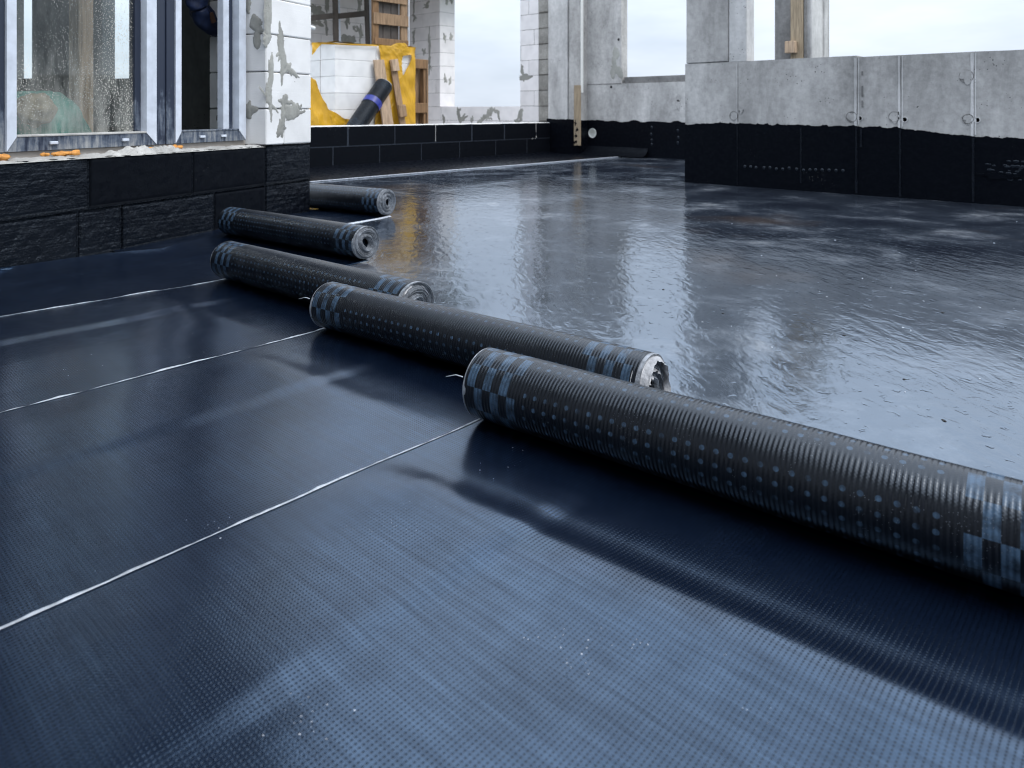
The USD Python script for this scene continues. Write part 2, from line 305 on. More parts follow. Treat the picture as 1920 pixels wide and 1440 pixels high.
# outer face of a roll: ribs round it, checker print near both ends, printed dots between. uv = (metres along the axis, metres round it)
def roll_material(name, length, print_col=(0.050, 0.090, 0.145), base=(0.0035, 0.0042, 0.006), dots=True, ior=1.62):
    nodes = {
        "tc": ("texture_coordinate", {}), "s": ("separate_xyz", {}), "g": ("geometry", {}),
        "fl": ("math", {"math_type": "subtract", "value1": length}), "e": ("math", {"math_type": "minimum"}),
        "eo": ("math", {"math_type": "subtract", "value2": 0.009}), "ek": ("math", {"math_type": "multiply", "value2": 1 / 0.0195}), "ef": ("math", {"math_type": "floor"}),
        "vk": ("math", {"math_type": "multiply", "value2": 1 / 0.044}), "vf": ("math", {"math_type": "floor"}), "vm": ("math", {"math_type": "modulo", "value2": 2.0}), "vma": ("math", {"math_type": "absolute"}),
        "sh": ("math", {"math_type": "add"}), "sm": ("math", {"math_type": "floored_modulo", "value2": 2.0}), "on": ("math", {"math_type": "less_than", "value2": 0.5}),
        "in0": ("math", {"math_type": "greater_than", "value2": -0.5}), "in1": ("math", {"math_type": "less_than", "value2": 5.5}), "sh2": ("math", {"math_type": "subtract"}),
        "c1": ("math", {"math_type": "multiply"}), "chk": ("math", {"math_type": "multiply"}),
        "cx": ("combine_xyz", {}), "dsc": ("mapping", {"scale": (1 / 0.0225, 1 / 0.0205, 1)}), "dfr": ("mapping", {}),
        "sd": ("separate_xyz", {}), "fx": ("math", {"math_type": "fraction"}), "fy": ("math", {"math_type": "fraction"}), "fya": ("math", {"math_type": "absolute"}),
        "dx": ("math", {"math_type": "subtract", "value2": 0.5}), "dy": ("math", {"math_type": "subtract", "value2": 0.5}),
        "dx2": ("math", {"math_type": "multiply"}), "dy2": ("math", {"math_type": "multiply"}), "dd": ("math", {"math_type": "add"}), "dl": ("math", {"math_type": "less_than", "value2": 0.036}),
        "row": ("math", {"math_type": "floor"}), "rm": ("math", {"math_type": "floored_modulo", "value2": 7.0}), "rl": ("math", {"math_type": "less_than", "value2": 4.5}),
        "mid": ("math", {"math_type": "greater_than", "value2": 0.143}), "d1": ("math", {"math_type": "multiply"}), "d2": ("math", {"math_type": "multiply"}), "d3": ("math", {"math_type": "multiply", "value2": 0.8}),
        "wear": ("noise_texture", {"scale": 42, "detail": 6, "roughness": 0.7}), "wr": ("map_range", {"from_min": 0.36, "from_max": 0.60, "to_min": 0.12, "to_max": 1.0, "clamp": True}),
        "pr": ("math", {"math_type": "maximum"}), "prw": ("math", {"math_type": "multiply"}),
        "col": ("mix", {"color1": base, "color2": print_col}),
        "vor": ("voronoi_texture", {"scale": 260}), "vl": ("math", {"math_type": "less_than", "value2": 0.13}), "vn": ("noise_texture", {"scale": 14, "detail": 2}), "vg": ("math", {"math_type": "greater_than", "value2": 0.56}), "vv": ("math", {"math_type": "multiply"}),
        "fleck": ("mix", {"color2": (0.16, 0.18, 0.21)}),
        "rwn": ("noise_texture", {"scale": 22, "detail": 3}), "rw": ("math", {"math_type": "multiply_add", "value2": 0.004}), "rk": ("math", {"math_type": "multiply", "value2": 2 * math.pi / 0.0074}), "rs": ("math", {"math_type": "sine"}),
        "ck": ("math", {"math_type": "multiply", "value2": 2 * math.pi / 0.005}), "cs": ("math", {"math_type": "sine"}),
        "cm": ("math", {"math_type": "multiply"}), "h1": ("math", {"math_type": "multiply_add", "value2": 0.12}), "nb": ("noise_texture", {"scale": 300, "detail": 2}), "h2": ("math", {"math_type": "multiply_add", "value2": 0.35}),
        "b": ("bump", {"strength": 0.5, "distance": 0.0009}),
        "rn": ("noise_texture", {"scale": 9, "detail": 3}), "rr": ("map_range", {"from_min": 0.3, "from_max": 0.7, "to_min": 0.20, "to_max": 0.34}),
        "p": ("principled_bsdf", {"specular_ior_level": 0.5, "ior": ior, "specular_tint": (0.80, 0.89, 1.0)}),
    }
    links = [("tc.UV", "s.vector"), ("s.x", "fl.value2"), ("s.x", "e.value1"), ("fl.value", "e.value2"), ("e.value", "eo.value1"), ("eo.value", "ek.value1"),
             ("s.y", "vk.value1"), ("vk.value", "vf.value1"), ("vf.value", "vm.value1"), ("vm.value", "vma.value1"),
             ("ek.value", "sh2.value1"), ("vma.value", "sh2.value2"), ("sh2.value", "ef.value1"), ("ef.value", "sm.value1"), ("sm.value", "on.value1"),
             ("ef.value", "in0.value1"), ("ef.value", "in1.value1"), ("in0.value", "c1.value1"), ("in1.value", "c1.value2"), ("c1.value", "chk.value1"), ("on.value", "chk.value2"),
             ("s.x", "cx.x"), ("s.y", "cx.y"), ("cx.vector", "dsc.vector"), ("dsc.vector", "sd.vector"), ("sd.x", "fx.value1"), ("sd.y", "fya.value1"), ("fya.value", "fy.value1"),
             ("fx.value", "dx.value1"), ("fy.value", "dy.value1"), ("dx.value", "dx2.value1"), ("dx.value", "dx2.value2"), ("dy.value", "dy2.value1"), ("dy.value", "dy2.value2"), ("dx2.value", "dd.value1"), ("dy2.value", "dd.value2"), ("dd.value", "dl.value1"),
             ("fya.value", "row.value1"), ("row.value", "rm.value1"), ("rm.value", "rl.value1"), ("e.value", "mid.value1"), ("dl.value", "d1.value1"), ("mid.value", "d1.value2"), ("d1.value", "d2.value1"), ("rl.value", "d2.value2"),
             ("chk.value", "pr.value1"), ("d2.value", "d3.value1"), ("d3.value", "pr.value2"), ("g.position", "wear.vector"), ("wear.fac", "wr.value"), ("pr.value", "prw.value1"), ("wr.result", "prw.value2"), ("prw.value", "col.fac"),
             ("g.position", "vor.vector"), ("vor.distance", "vl.value1"), ("g.position", "vn.vector"), ("vn.fac", "vg.value1"), ("vl.value", "vv.value1"), ("vg.value", "vv.value2"), ("vv.value", "fleck.fac"), ("col.color", "fleck.color1"), ("fleck.color", "p.base_color"),
             ("g.position", "rwn.vector"), ("rwn.fac", "rw.value1"), ("s.x", "rw.value3"), ("rw.value", "rk.value1"), ("rk.value", "rs.value1"), ("s.y", "ck.value1"), ("ck.value", "cs.value1"), ("rs.value", "cm.value1"), ("cs.value", "cm.value2"), ("cm.value", "h1.value1"), ("rs.value", "h1.value3"),
             ("g.position", "nb.vector"), ("nb.fac", "h2.value1"), ("h1.value", "h2.value3"), ("h2.value", "b.height"), ("b.normal", "p.normal"), ("g.position", "rn.vector"), ("rn.fac", "rr.value"), ("rr.result", "p.roughness")]
    return M(name, nodes, links)
m_rolls = {l_: roll_material('printed_bitumen_roll_%d' % round(l_ * 1000), l_) for l_ in (.955, 1.0)}

def simple(name, col, rough=0.5, var=0.15, scale=8.0, bump=0.0, spec=0.5, metallic=0.0, stretch=(1, 1, 1), bscale=60):
    lo, hi = tuple(c * (1 - var) for c in col), tuple(min(1, c * (1 + var)) for c in col)
    return M(name, {"g": ("geometry", {}), "mp": ("mapping", {"scale": stretch}), "n": ("noise_texture", {"scale": scale, "detail": 5, "roughness": 0.6}), "n2": ("noise_texture", {"scale": bscale, "detail": 3}),
                    "r": ("rgb_ramp", {"ramp": [(0.3, lo), (0.7, hi)]}), "b": ("bump", {"strength": bump, "distance": 0.004}),
                    "p": ("principled_bsdf", {"roughness": rough, "specular_ior_level": spec, "metallic": metallic})},
             [("g.position", "mp.vector"), ("mp.vector", "n.vector"), ("mp.vector", "n2.vector"), ("n.fac", "r.fac"), ("r.color", "p.base_color"), ("n2.fac", "b.height"), ("b.normal", "p.normal")])
m_dark_wall = simple('dark_upper_wall', (0.035, 0.036, 0.04), 0.8, 0.3, 4)
m_film = simple('pale_edge_film', (0.50, 0.53, 0.58), 0.35, 0.35, 60, 0.5)
m_film_end = simple('roll_end_film', (0.27, 0.29, 0.32), 0.35, 0.5, 50, 0.6, bscale=120)
m_film_clear = simple('loose_clear_film', (0.42, 0.42, 0.43), 0.3, 0.4, 30, 0.7, bscale=90)
m_core = simple('roll_core_dark', (0.012, 0.012, 0.013), 0.7)
def wood(name, col, stretch):
    return simple(name, col, 0.75, 0.4, 3.0, 0.5, 0.25, 0, stretch, 4)
m_wood = wood('weathered_wood', (0.27, 0.18, 0.11), (18, 18, 1.6))
m_wood_pale = wood('pale_plank_wood', (0.40, 0.29, 0.20), (16, 16, 1.6))
m_wood_dark = wood('brown_pallet_wood', (0.21, 0.125, 0.065), (16, 16, 1.8))
m_wood_old = wood('concrete_stained_wood', (0.30, 0.235, 0.16), (20, 20, 1.4))
m_yellow = simple('yellow_wrap', (0.56, 0.31, 0.02), 0.34, 0.10, 6, 0.35, bscale=14)
m_white_pvc = simple('white_profile', (0.60, 0.64, 0.71), 0.3, 0.14, 14, 0.05)
m_anthracite = M('muddy_anthracite_profile', {
    "g": ("geometry", {}), "n": ("noise_texture", {"scale": 9, "detail": 8, "roughness": 0.7}), "mp": ("mapping", {"scale": (26, 26, 3)}), "n2": ("noise_texture", {"scale": 2.4, "detail": 5, "roughness": 0.65}), "s": ("separate_xyz", {}),
    "zr": ("map_range", {"from_min": 0.45, "from_max": 0.9, "to_min": 0.16, "to_max": -0.08, "clamp": True}), "a": ("math", {"math_type": "add"}), "a2": ("math", {"math_type": "multiply_add", "value2": 0.5}),
    "r": ("rgb_ramp", {"ramp": [(0.55, (0.018, 0.025, 0.045)), (0.63, (0.09, 0.11, 0.145)), (0.80, (0.36, 0.36, 0.35))]}),
    "hm": ("math", {"math_type": "multiply", "value2": 0.5}),
    "p": ("principled_bsdf", {"roughness": 0.4})},
    [("g.position", "n.vector"), ("g.position", "mp.vector"), ("mp.vector", "n2.vector"), ("g.position", "s.vector"), ("s.z", "zr.value"), ("n.fac", "hm.value1"), ("n2.fac", "a2.value1"), ("hm.value", "a2.value3"), ("a2.value", "a.value1"), ("zr.result", "a.value2"), ("a.value", "r.fac"), ("r.color", "p.base_color")])
m_foam = simple('orange_foam', (0.62, 0.27, 0.055), 0.6, 0.35, 40, 0.6)
m_beige = simple('beige_sub_profile', (0.33, 0.30, 0.27), 0.6, 0.15, 12)
m_jacket = simple('navy_cloth', (0.010, 0.018, 0.050), 0.6, 0.5, 18, 0.5, 0.3)
m_tab = simple('brown_tab', (0.10, 0.05, 0.03), 0.6)
m_teal = simple('teal_sack', (0.05, 0.26, 0.21), 0.5, 0.4, 10, 0.6, bscale=20)
m_cement = simple('sand_heap', (0.32, 0.25, 0.18), 0.9, 0.3, 20, 0.5)
m_blue = simple('blue_label', (0.012, 0.022, 0.20), 0.35, 0.25, 20)
m_pipe = simple('white_pipe', (0.75, 0.75, 0.72), 0.45, 0.06, 20)
m_steel = simple('brown_steel_profile', (0.085, 0.07, 0.06), 0.5, 0.25, 8)
m_green = simple('far_ground', (0.055, 0.085, 0.03), 0.95, 0.5, 0.05)
m_glass = M('dusty_glass', {
    "g": ("geometry", {}), "fr": ("fresnel", {"IOR": 1.5}), "frm": ("math", {"math_type": "multiply", "value2": 0.45, "use_clamp": True}), "t": ("transparent_bsdf", {"color": (0.93, 0.96, 0.95)}), "gl": ("glossy_bsdf", {"color": (1, 1, 1), "roughness": 0.02}),
    "m": ("mix_closure", {}), "d": ("diffuse_bsdf", {"color": (0.55, 0.53, 0.48)}), "m2": ("mix_closure", {}),
    "s": ("separate_xyz", {}), "zr": ("map_range", {"from_min": 0.5, "from_max": 0.95, "to_min": 0.13, "to_max": 0.010, "clamp": True}),
    "nmp": ("mapping", {"scale": (4.0, 4.0, 0.9)}), "n": ("noise_texture", {"scale": 4, "detail": 9, "roughness": 0.8}), "nr": ("map_range", {"from_min": 0.4, "from_max": 0.62, "to_min": 0.1, "to_max": 2.0, "clamp": True}), "mm": ("math", {"math_type": "multiply"}),
    "mp": ("mapping", {"scale": (120, 120, 90), "rotation": (0.5, 0.5, 0)}), "v": ("voronoi_texture", {"scale": 1.0}), "vl": ("math", {"math_type": "less_than"}), "vt": ("map_range", {"from_min": 0.30, "from_max": 0.66, "to_min": 0.06, "to_max": 0.34, "clamp": True}), "n2": ("noise_texture", {"scale": 4, "detail": 3}),
    "vs": ("math", {"math_type": "multiply", "value2": 0.7}), "mx": ("math", {"math_type": "maximum", "use_clamp": True})},
    [("fr.fac", "frm.value1"), ("frm.value", "m.fac"), ("t.BSDF", "m.closure1"), ("gl.BSDF", "m.closure2"), ("m.closure", "m2.closure1"), ("d.BSDF", "m2.closure2"), ("g.position", "s.vector"), ("s.z", "zr.value"), ("g.position", "nmp.vector"), ("nmp.vector", "n.vector"), ("n.fac", "nr.value"), ("zr.result", "mm.value1"), ("nr.result", "mm.value2"),
     ("g.position", "mp.vector"), ("mp.vector", "v.vector"), ("v.distance", "vl.value1"), ("g.position", "n2.vector"), ("n2.fac", "vt.value"), ("vt.result", "vl.value2"), ("vl.value", "vs.value1"), ("vs.value", "mx.value1"), ("mm.value", "mx.value2"), ("mx.value", "m2.fac")], surface="m2.closure")

# ---------------------------------------------------------------- floor, far ground
def slab_poly(poly, z0, z1):
    m = trimesh.creation.extrude_polygon(poly, z1 - z0, engine="earcut"); m.apply_translation([0, 0, z0]); return m
obj('concrete_floor', slab_poly(sg.box(-10.9, -5.0, 5.0, 9.4), -0.30, 0.0), m_floor, kind='structure')
n = 61; gx, gy = np.meshgrid(np.linspace(-1, 1, n), np.linspace(-1, 1, n), indexing='ij')
gx, gy = np.sign(gx) * np.abs(gx) ** 3 * 2500, np.sign(gy) * np.abs(gy) ** 3 * 2500
gz = -7.0 + 1.5 * (meshkit.fbm(np.stack([gx / 60, gy / 60, gx * 0], -1), 3, 4) - .5)
obj('far_ground', (np.stack([gx, gy, gz], -1).reshape(-1, 3), grid_faces(n, n)), m_green, kind='structure', smooth=True)

# ---------------------------------------------------------------- block walls
def course_blocks(F, t0, t1, z0, z1, length, shift, thick, mat, parent, name='block', holes=(), gap=0.004, c=0.004, off=0.0, jit=0.0015):
    """One course of blocks; holes: (ta, tb, za, zb)."""
    cuts = [t0] + [x for x in np.arange(t0 - 2 * length + shift, t1, length) if t0 + 0.04 < x < t1 - 0.04] + [t1]
    for a, b in zip(cuts[:-1], cuts[1:]):
        segs = [(a, b)]
        for (ha, hb, za, zb) in holes:
            if z1 <= za + .02 or z0 >= zb - .02: continue
            segs = [s for x, y in segs for s in ((x, min(y, ha)), (max(x, hb), y)) if s[1] - s[0] > 0.02]
        for x, y in segs:
            d = rng.normal(0, jit)
            obj(name, fbox(F, x + gap / 2, y - gap / 2, -thick + off + d, off + d, z0 + gap / 2, z1 - gap / 2, c), mat, parent)
def core(F, t0, t1, z0, z1, thick, parent, holes=(), inset=0.006, off=0.0):
    p = sg.box(t0 + inset, z0, t1 - inset, z1 - inset)
    for (a, b, c, d) in holes: p = p.difference(sg.box(a - inset, c - inset, b + inset, d + .5))
    obj('joint_mortar', plate(F, p, -thick + inset + off, -inset + off), m_joint, parent)
def smear(F, parent, t, z, rt, rz, ang=0.0, seed=0, mat=None, off=0.0, thick=0.006, rough=0.3):
    """Mortar squeezed out of a joint and drawn off with the trowel: thick in the middle, feathered and ragged at the edge."""
    from scipy.spatial import Delaunay
    import shapely
    r_ = np.random.default_rng(seed + 9)
    g = blob(t, z, rt, rz, ang, rough, 40, seed)
    for q in range(2): g = g.union(blob(t + r_.uniform(-.6, .6) * rt, z + r_.uniform(-.8, .8) * rz, rt * r_.uniform(.4, .8), rz * r_.uniform(.2, .5), r_.normal(0, .5), .5, 24, seed * 3 + q))
    g = max(polys(g), key=lambda q: q.area).simplify(.0008)
    ring_ = np.array(g.segmentize(.012).exterior.coords)[:-1]; ring_ = ring_ + r_.normal(0, .0016, ring_.shape)
    g = sg.Polygon(ring_).buffer(0); g = max(polys(g), key=lambda q: q.area); ring_ = np.array(g.exterior.coords)[:-1]
    x0, y0, x1, y1 = g.bounds; st_ = max(.007, math.sqrt(g.area / 260)); gx_, gy_ = np.meshgrid(np.arange(x0, x1, st_), np.arange(y0, y1, st_)); gp = np.c_[gx_.ravel(), gy_.ravel()]
    gp = gp[shapely.contains_xy(g.buffer(-st_ * .5), gp[:, 0], gp[:, 1])]
    pt_ = np.vstack([ring_, gp]); tri = Delaunay(pt_).simplices; c = pt_[tri].mean(1); tri = tri[shapely.contains_xy(g, c[:, 0], c[:, 1])]
    d = shapely.distance(shapely.points(pt_), g.exterior) if False else np.array([g.exterior.distance(sg.Point(p)) for p in pt_])
    h = -.0012 + thick * np.minimum(1, d / .014) ** .6 * (.55 + .9 * meshkit.fbm(np.stack([pt_[:, 0] * 30, pt_[:, 1] * 18, pt_[:, 0] * 0 + seed], -1), 3, seed % 50))
    w = F.world(pt_[:, 0], off + h, pt_[:, 1]); nn = np.cross(w[tri[:, 1]] - w[tri[:, 0]], w[tri[:, 2]] - w[tri[:, 0]]); bad = nn[:, :2] @ F.n < 0; tri[bad] = tri[bad][:, ::-1]
    obj('mortar_patch', (w, tri), mat or m_mortar_grey, parent, smooth=True)

# far wall of the unfinished room, with the tall opening
FB = Frame((-10.4, 8.6), (1, 0))                       # faces -a
far_wall = thing('block_wall', 'far wall of grey aerated blocks with a tall opening onto the sky, behind the wooden pallet', 'wall', (-8.8, 8.6, 0))
hole = (0.843, 2.726, 0.715, 3.0); CH = 0.2385
core(FB, 0, 3.43, 0, 2.8, 0.36, far_wall, [hole])
for k in range(12):
    course_blocks(FB, 0.0, 3.114, k * CH, (k + 1) * CH, 0.625, [0.10, 0.41, 0.24, 0.52][k % 4], 0.36, m_aac_grey, far_wall, holes=[hole])
    for j in range(1):
        obj('rough_block', fbox(FB, 3.118, 3.43, -0.30, 0.012 + rng.normal(0, .006), k * CH + .003, (k + 1) * CH - .003, 0.012, .003), m_rough_block, far_wall)
for i, (u, v, rt, rz, a) in enumerate([(776, 8, .03, .17, 0), (777, 33, .05, .06, .3), (776, 68, .03, .16, 0), (800, 10, .11, .04, .2), (805, 70, .03, .17, .05), (805, 110, .035, .2, -.05), (795, 97, .05, .06, 0), (801, 160, .03, .14, .1),
                                       (773, 100, .06, .10, 0), (860, 216, .04, .13, .2), (868, 222, .10, .05, .6), (917, 212, .04, .12, -.2), (905, 222, .09, .06, .3), (925, 207, .09, .06, -.5), (935, 218, .03, .08, .3), (975, 215, .04, .12, -.2), (885, 224, .03, .07, 0), (832, 224, .03, .08, 0),
                                       (985, 145, .13, .05, .1), (979, 133, .03, .09, .3), (970, 226, .06, .04, 0)]):
    t, z = FB.at(u, v); smear(FB, far_wall, t, z, rt, rz, a, 100 + i)
FR = Frame((-9.557, 8.6), (0, 1), flip=1)              # reveal of the opening, faces +b
for i, (u, v) in enumerate([(834, 70), (846, 70), (835, 147), (844, 152), (838, 2), (847, 1)]):
    t, z = FR.at(u, v); smear(FR, far_wall, t, z, .03, .07, rng.normal(0, .2), 140 + i)

# left wall of that room
FL = Frame((-10.4, 2.6), (0, 1))
left_wall = thing('block_wall', 'grey block wall with mortar smears behind the leaning window frame and yellow stack', 'wall', (-10.4, 6, 0))
core(FL, 2.4, 5.99, 0, 2.8, 0.3, left_wall)
for k in range(12):
    course_blocks(FL, 2.4, 5.996, k * CH, (k + 1) * CH, 0.62, [0.1, 0.4, 0.22, 0.5][k % 4], 0.3, m_aac_grey, left_wall)
for i, (u, v, rt, rz, a) in enumerate([(594, 22, .14, .10, 0), (613, 8, .05, .14, 0), (592, 42, .1, .06, 0), (612, 50, .04, .09, .2), (651, 40, .05, .10, .2), (653, 75, .16, .08, 0), (675, 57, .05, .10, .1), (674, 10, .04, .16, 0), (664, 53, .03, .05, 0), (675, 70, .03, .07, 0), (645, 74, .10, .05, .3)]):
    t, z = FL.at(u, v); smear(FL, left_wall, t, z, rt, rz, a, 200 + i)
obj('ceiling_slab', slab_poly(sg.box(-10.9, 4.9, -9.0, 9.2), 2.8, 3.0), m_conc_pale, kind='structure')

# ---------------------------------------------------------------- low block wall in front of the room
FW = Frame((-6.92, 3.2), (0, 1))
low = thing('low_block_wall', 'low two course block wall coated black with a bare white top edge', 'wall', (-6.92, 6, 0))
obj('joint_mortar', plate(FW, sg.box(0, 0, 5.23, .462), -.24, -.006), m_joint, low)
zc = 0.238
lowj = [0.15, .80, 1.433, 2.074, 2.714, 3.368, 4.049, 4.7, 5.22]; uppj = [0.32, 1.0, 1.637, 2.30, 2.95, 3.597, 4.232, 4.907, 5.22]
def ragged_rect(t0, t1, z0, z1, amp, seed, top=True, n=40):
    tt = np.linspace(t0, t1, n); zt = z1 + amp * 2 * noise1(tt, seed, 9, 4)
    return sg.Polygon(np.vstack([np.c_[tt, zt], [[t1, z0], [t0, z0]]])).buffer(0)
bare = [sg.box(t_ - .012, z_, t_ + .006, .48) for t_, z_ in ((uppj[0], .25), (uppj[4], .25), (uppj[7], .33))]
obj('coating', plate(FW, ragged_rect(0, 5.22, 0, .459, .008, 29, n=200).difference(unary_union(bare)), .0005, .0025), m_joint_black, low)
for row, js in ((0, lowj), (1, uppj)):
    js = [0.0] + js
    for i, (a, b) in enumerate(zip(js[:-1], js[1:])):
        z0, z1 = (0.0, zc) if row == 0 else (zc, 0.470)
        obj('block', fbox(FW, a + .002, b - .002, -.25, 0, z0 + .002, z1 - .002, .004), m_aac, low)
        obj('coating', plate(FW, ragged_rect(a + .008, b - .008 - (.012 if row and i in (2, 5, 6) else 0), z0 + .007, z1 - (.012 if row else .007), .006 if row else .0, 30 + i), 0.0026, .0075), m_black_block, low)
for (t, z) in [FW.at(657, 244), FW.at(1004, 256), FW.at(998, 262)]:
    obj('mortar_patch', plate(FW, blob(t, z, .016, .028, 0, .4, 20, int(t * 99)), .0, .0065), m_mortar_pale, low)

# ---------------------------------------------------------------- corner column
colm = thing('concrete_column', 'pale grooved concrete column with black foot, between low block wall and back wall', 'column', (-6.7, 8.5, 0))
FC = Frame((-6.968, 8.44), (1, 0))
w = FC.at(1088, 100)[0]; g1 = FC.at(1064, 100)[0]; g2 = FC.at(1066.5, 100)[0]
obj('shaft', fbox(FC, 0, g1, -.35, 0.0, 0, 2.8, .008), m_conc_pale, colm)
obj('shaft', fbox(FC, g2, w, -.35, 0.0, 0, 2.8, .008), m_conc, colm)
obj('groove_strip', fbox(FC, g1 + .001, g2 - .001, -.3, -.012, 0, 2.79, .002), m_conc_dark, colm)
obj('edge_bead', fbox(FC, w + .001, w + .012, -.06, -.004, .9, 2.79, .003), m_pipe, colm)
obj('coating', plate(FC, ragged_rect(-.02, w + .004, 0, FC.at(1050, 224)[1], .03, 5), .001, .006), m_black_smooth, colm)
obj('coating', fbox(FC, w - .004, w + .006, -.175, .0055, 0, FC.at(1050, 224)[1] - .01, .003), m_black_smooth, colm)

# wooden board stuck in the corner
t0, zt = FC.at(1079, 160); t1, _ = FC.at(1090.5, 160); _, zb = FC.at(1083, 273)
bd = thing('wooden_board', 'narrow upright wooden board in the corner beside the concrete column', 'board', (-6.5, 8.4, 0))
obj('plank', fbox(FC, t0, t1, .012, .04, max(zb, .012), zt, .004), m_wood_old, bd)
for i in range(5):
    obj('bitumen_spot', plate(FC, blob(t0 + .03 + .03 * rng.random(), .1 + .09 * i, .016, .035, 0, .5, 16, 400 + i), .039, .042), m_black_smooth, bd)

# ---------------------------------------------------------------- back concrete wall with opening, coated foot, round hole
FK = Frame((-6.45, 8.62), (1, 0))
back = thing('concrete_wall', 'back concrete wall with black coated foot, round hole and opening beside the corner column', 'wall', (-5.2, 8.62, 0))
wallp = unary_union([sg.box(0, 0, 4.2, 1.025), sg.box(0, 1.02, .674, 2.75)])
ht, hz = FK.at(1111, 249.5)
solid = plate(FK, wallp.difference(sg.Point(ht, hz).buffer(.071, 24)), -.15, 0)
obj('wall_panel', solid, m_conc, back, smooth=False)
obj('joint_line', fbox(FK, .004, .674, 0, .004, 1.02, 1.03, .001), m_conc_dark, back)
obj('sill_upstand', fbox(FK, .70, 3.0, -.145, -.03, 1.027, 1.115, .006, .002), m_conc_dark, back)
obj('coating', plate(FK, unary_union([ragged_rect(.03, 4.2, 0, .495, .03, 8, n=150)]).difference(sg.Point(ht, hz).buffer(.0725, 24)), .001, .005), m_black_smooth, back)
ang = np.linspace(0, 2 * np.pi, 33)[:-1]
def ring(F, t, z, r0, r1, o0, o1):
    return plate(F, sg.Point(t, z).buffer(r1, 16).difference(sg.Point(t, z).buffer(r0, 16)), o0, o1)
obj('pipe_sleeve', ring(FK, ht, hz, .062, .07, -.22, .007), m_pipe, back)
for (u, v) in [(1094, 77), (1160, 74), (1146, 163)]:
    t, z = FK.at(u, v); obj('tie_hole', plate(FK, sg.Point(t, z).buffer(.019, 10), .001, .003), m_core, back)
for i, (u, v, a, b) in enumerate([(1096, 185, .05, .06), (1272, 184, .035, .05), (1271, 196, .04, .06)]):
    t, z = FK.at(u, v); obj('plaster_patch', plate(FK, blob(t, z, a, b, 0, .1, 24, 500 + i), .0, .004), m_conc, back)
for i, (u, v, a, b) in enumerate([(1157, 100, .06, .1), (1154, 130, .09, .14)]):
    t, z = FK.at(u, v); smear(FK, back, min(t, .58), z, a, b, .1, 510 + i)
for i, (u, v) in enumerate([(1222, 239), (1221, 252), (1222, 263), (1222, 271), (1271, 245), (1272, 258), (1095, 263), (1271, 268)]):
    t, z = FK.at(u, v); q = trimesh.creation.icosphere(1, .02); q.vertices *= [1, .4, 1.2]; q.apply_translation(FK.world(t, .004, z)); obj('coating_lump', q, m_black_gloss, back, smooth=True)

# ---------------------------------------------------------------- near concrete parapet
FP = Frame((-3.22, 5.81), (1, 0))
par = thing('concrete_parapet', 'long pale concrete parapet coated black along its foot, right of the terrace', 'parapet', (-1.0, 5.81, 0))
TH = .16
edges = [0.0] + [FP.at(u, 180)[0] for u in (1384, 1607, 1689, 1826)] + [3.2, 4.6, 6.0]
ztop = 1.038
ties = [(u, v) for (u, v) in ((1381, 217), (1612, 222), (1696, 224), (1832, 225))]
patches = [(1376, 217, .034), (1597, 219, .036), (1677, 219, .035), (1815, 223, .03), (1390, 207, .018), (1812, 143, .04)]
cutters = None
for (u, v) in ties:
    t, z = FP.at(u, v)
    c = mf.Manifold.cylinder(.09, .011, .016, 20).rotate((90, 0, 0)).translate(tuple(FP.world(t, .02, z) + [0, .0, 0]))
    c = mf.Manifold.cylinder(.09, .016, .012, 20).rotate((-90, 0, 0)).translate(tuple(FP.world(t, .005, z)))
    cutters = c if cutters is None else cutters + c
for a, b in zip(edges[:-1], edges[1:]):
    tt = np.linspace(a, b, 24); top = ztop + .008 * noise1(tt, 3, 5, 3) + (0.012 if a < .5 else 0)
    p = sg.Polygon(np.vstack([np.c_[tt, top], [[b, 0], [a, 0]]])).buffer(-.0012)
    v, f = plate(FP, p, -TH, 0)
    m = mf.Manifold(mf.Mesh(np.asarray(v, np.float32), np.asarray(f, np.uint32)))
    if m.status() == mf.Error.NoError and cutters is not None: m = m - cutters
    obj('concrete_panel', m, m_conc, par)
obj('panel_core', fbox(FP, .02, 5.98, -TH + .01, -.012, 0, 1.02, .002).__class__((fbox(FP, .02, 5.98, -TH + .02, -.10, 0, 1.02, .002))), m_conc_dark, par)
tt = np.linspace(0, 6.0, 1400)
zprof = np.interp(tt, [0, .15, .45, 1.4, 1.75, 1.95, 2.2, 2.45, 6], [.512, .522, .528, .515, .50, .478, .455, .452, .45]) + .010 * noise1(tt, 11, 14, 5) * 2 + .05 * np.clip(noise1(tt, 14, 30, 4) - .08, 0, 1) - .035 * np.clip(noise1(tt, 15, 55, 3) - .12, 0, 1) + .012 * (noise1(tt, 12, 3.0, 2))
obj('coating', plate(FP, sg.Polygon(np.vstack([np.c_[tt, zprof], [[6.0, 0], [0.0, 0]]])).buffer(0), .001, .005), m_black_smooth, par)
def ridge(u, z0, z1, wd, mat, seed, o=.005, zs=22):
    t = FP.at(u, 180)[0]; zz = np.linspace(z0, z1, zs); w = wd * (.7 + .9 * (noise1(zz, seed, 12, 3) + .5)); w = np.maximum(w, .0015)
    p = sg.Polygon(np.vstack([np.c_[t - w / 2, zz], np.c_[t + w / 2, zz][::-1]])).buffer(0)
    obj('formwork_ridge', plate(FP, p, -.002, o), mat, par)
for i, (u, w) in enumerate([(1384, .007), (1607, .016), (1689, .014), (1826, .016)]):
    zb_ = np.interp(FP.at(u, 180)[0], tt, zprof)
    ridge(u - 3, zb_ - .005, 1.03, w, m_conc_pale, 30 + i, .004); ridge(u - 1, .01, zb_ - .01, w * .8, m_black_gloss, 40 + i, .010)
    if i: ridge(u + 3, zb_ + .01, 1.03, w * .5, m_conc_pale, 50 + i, .003)
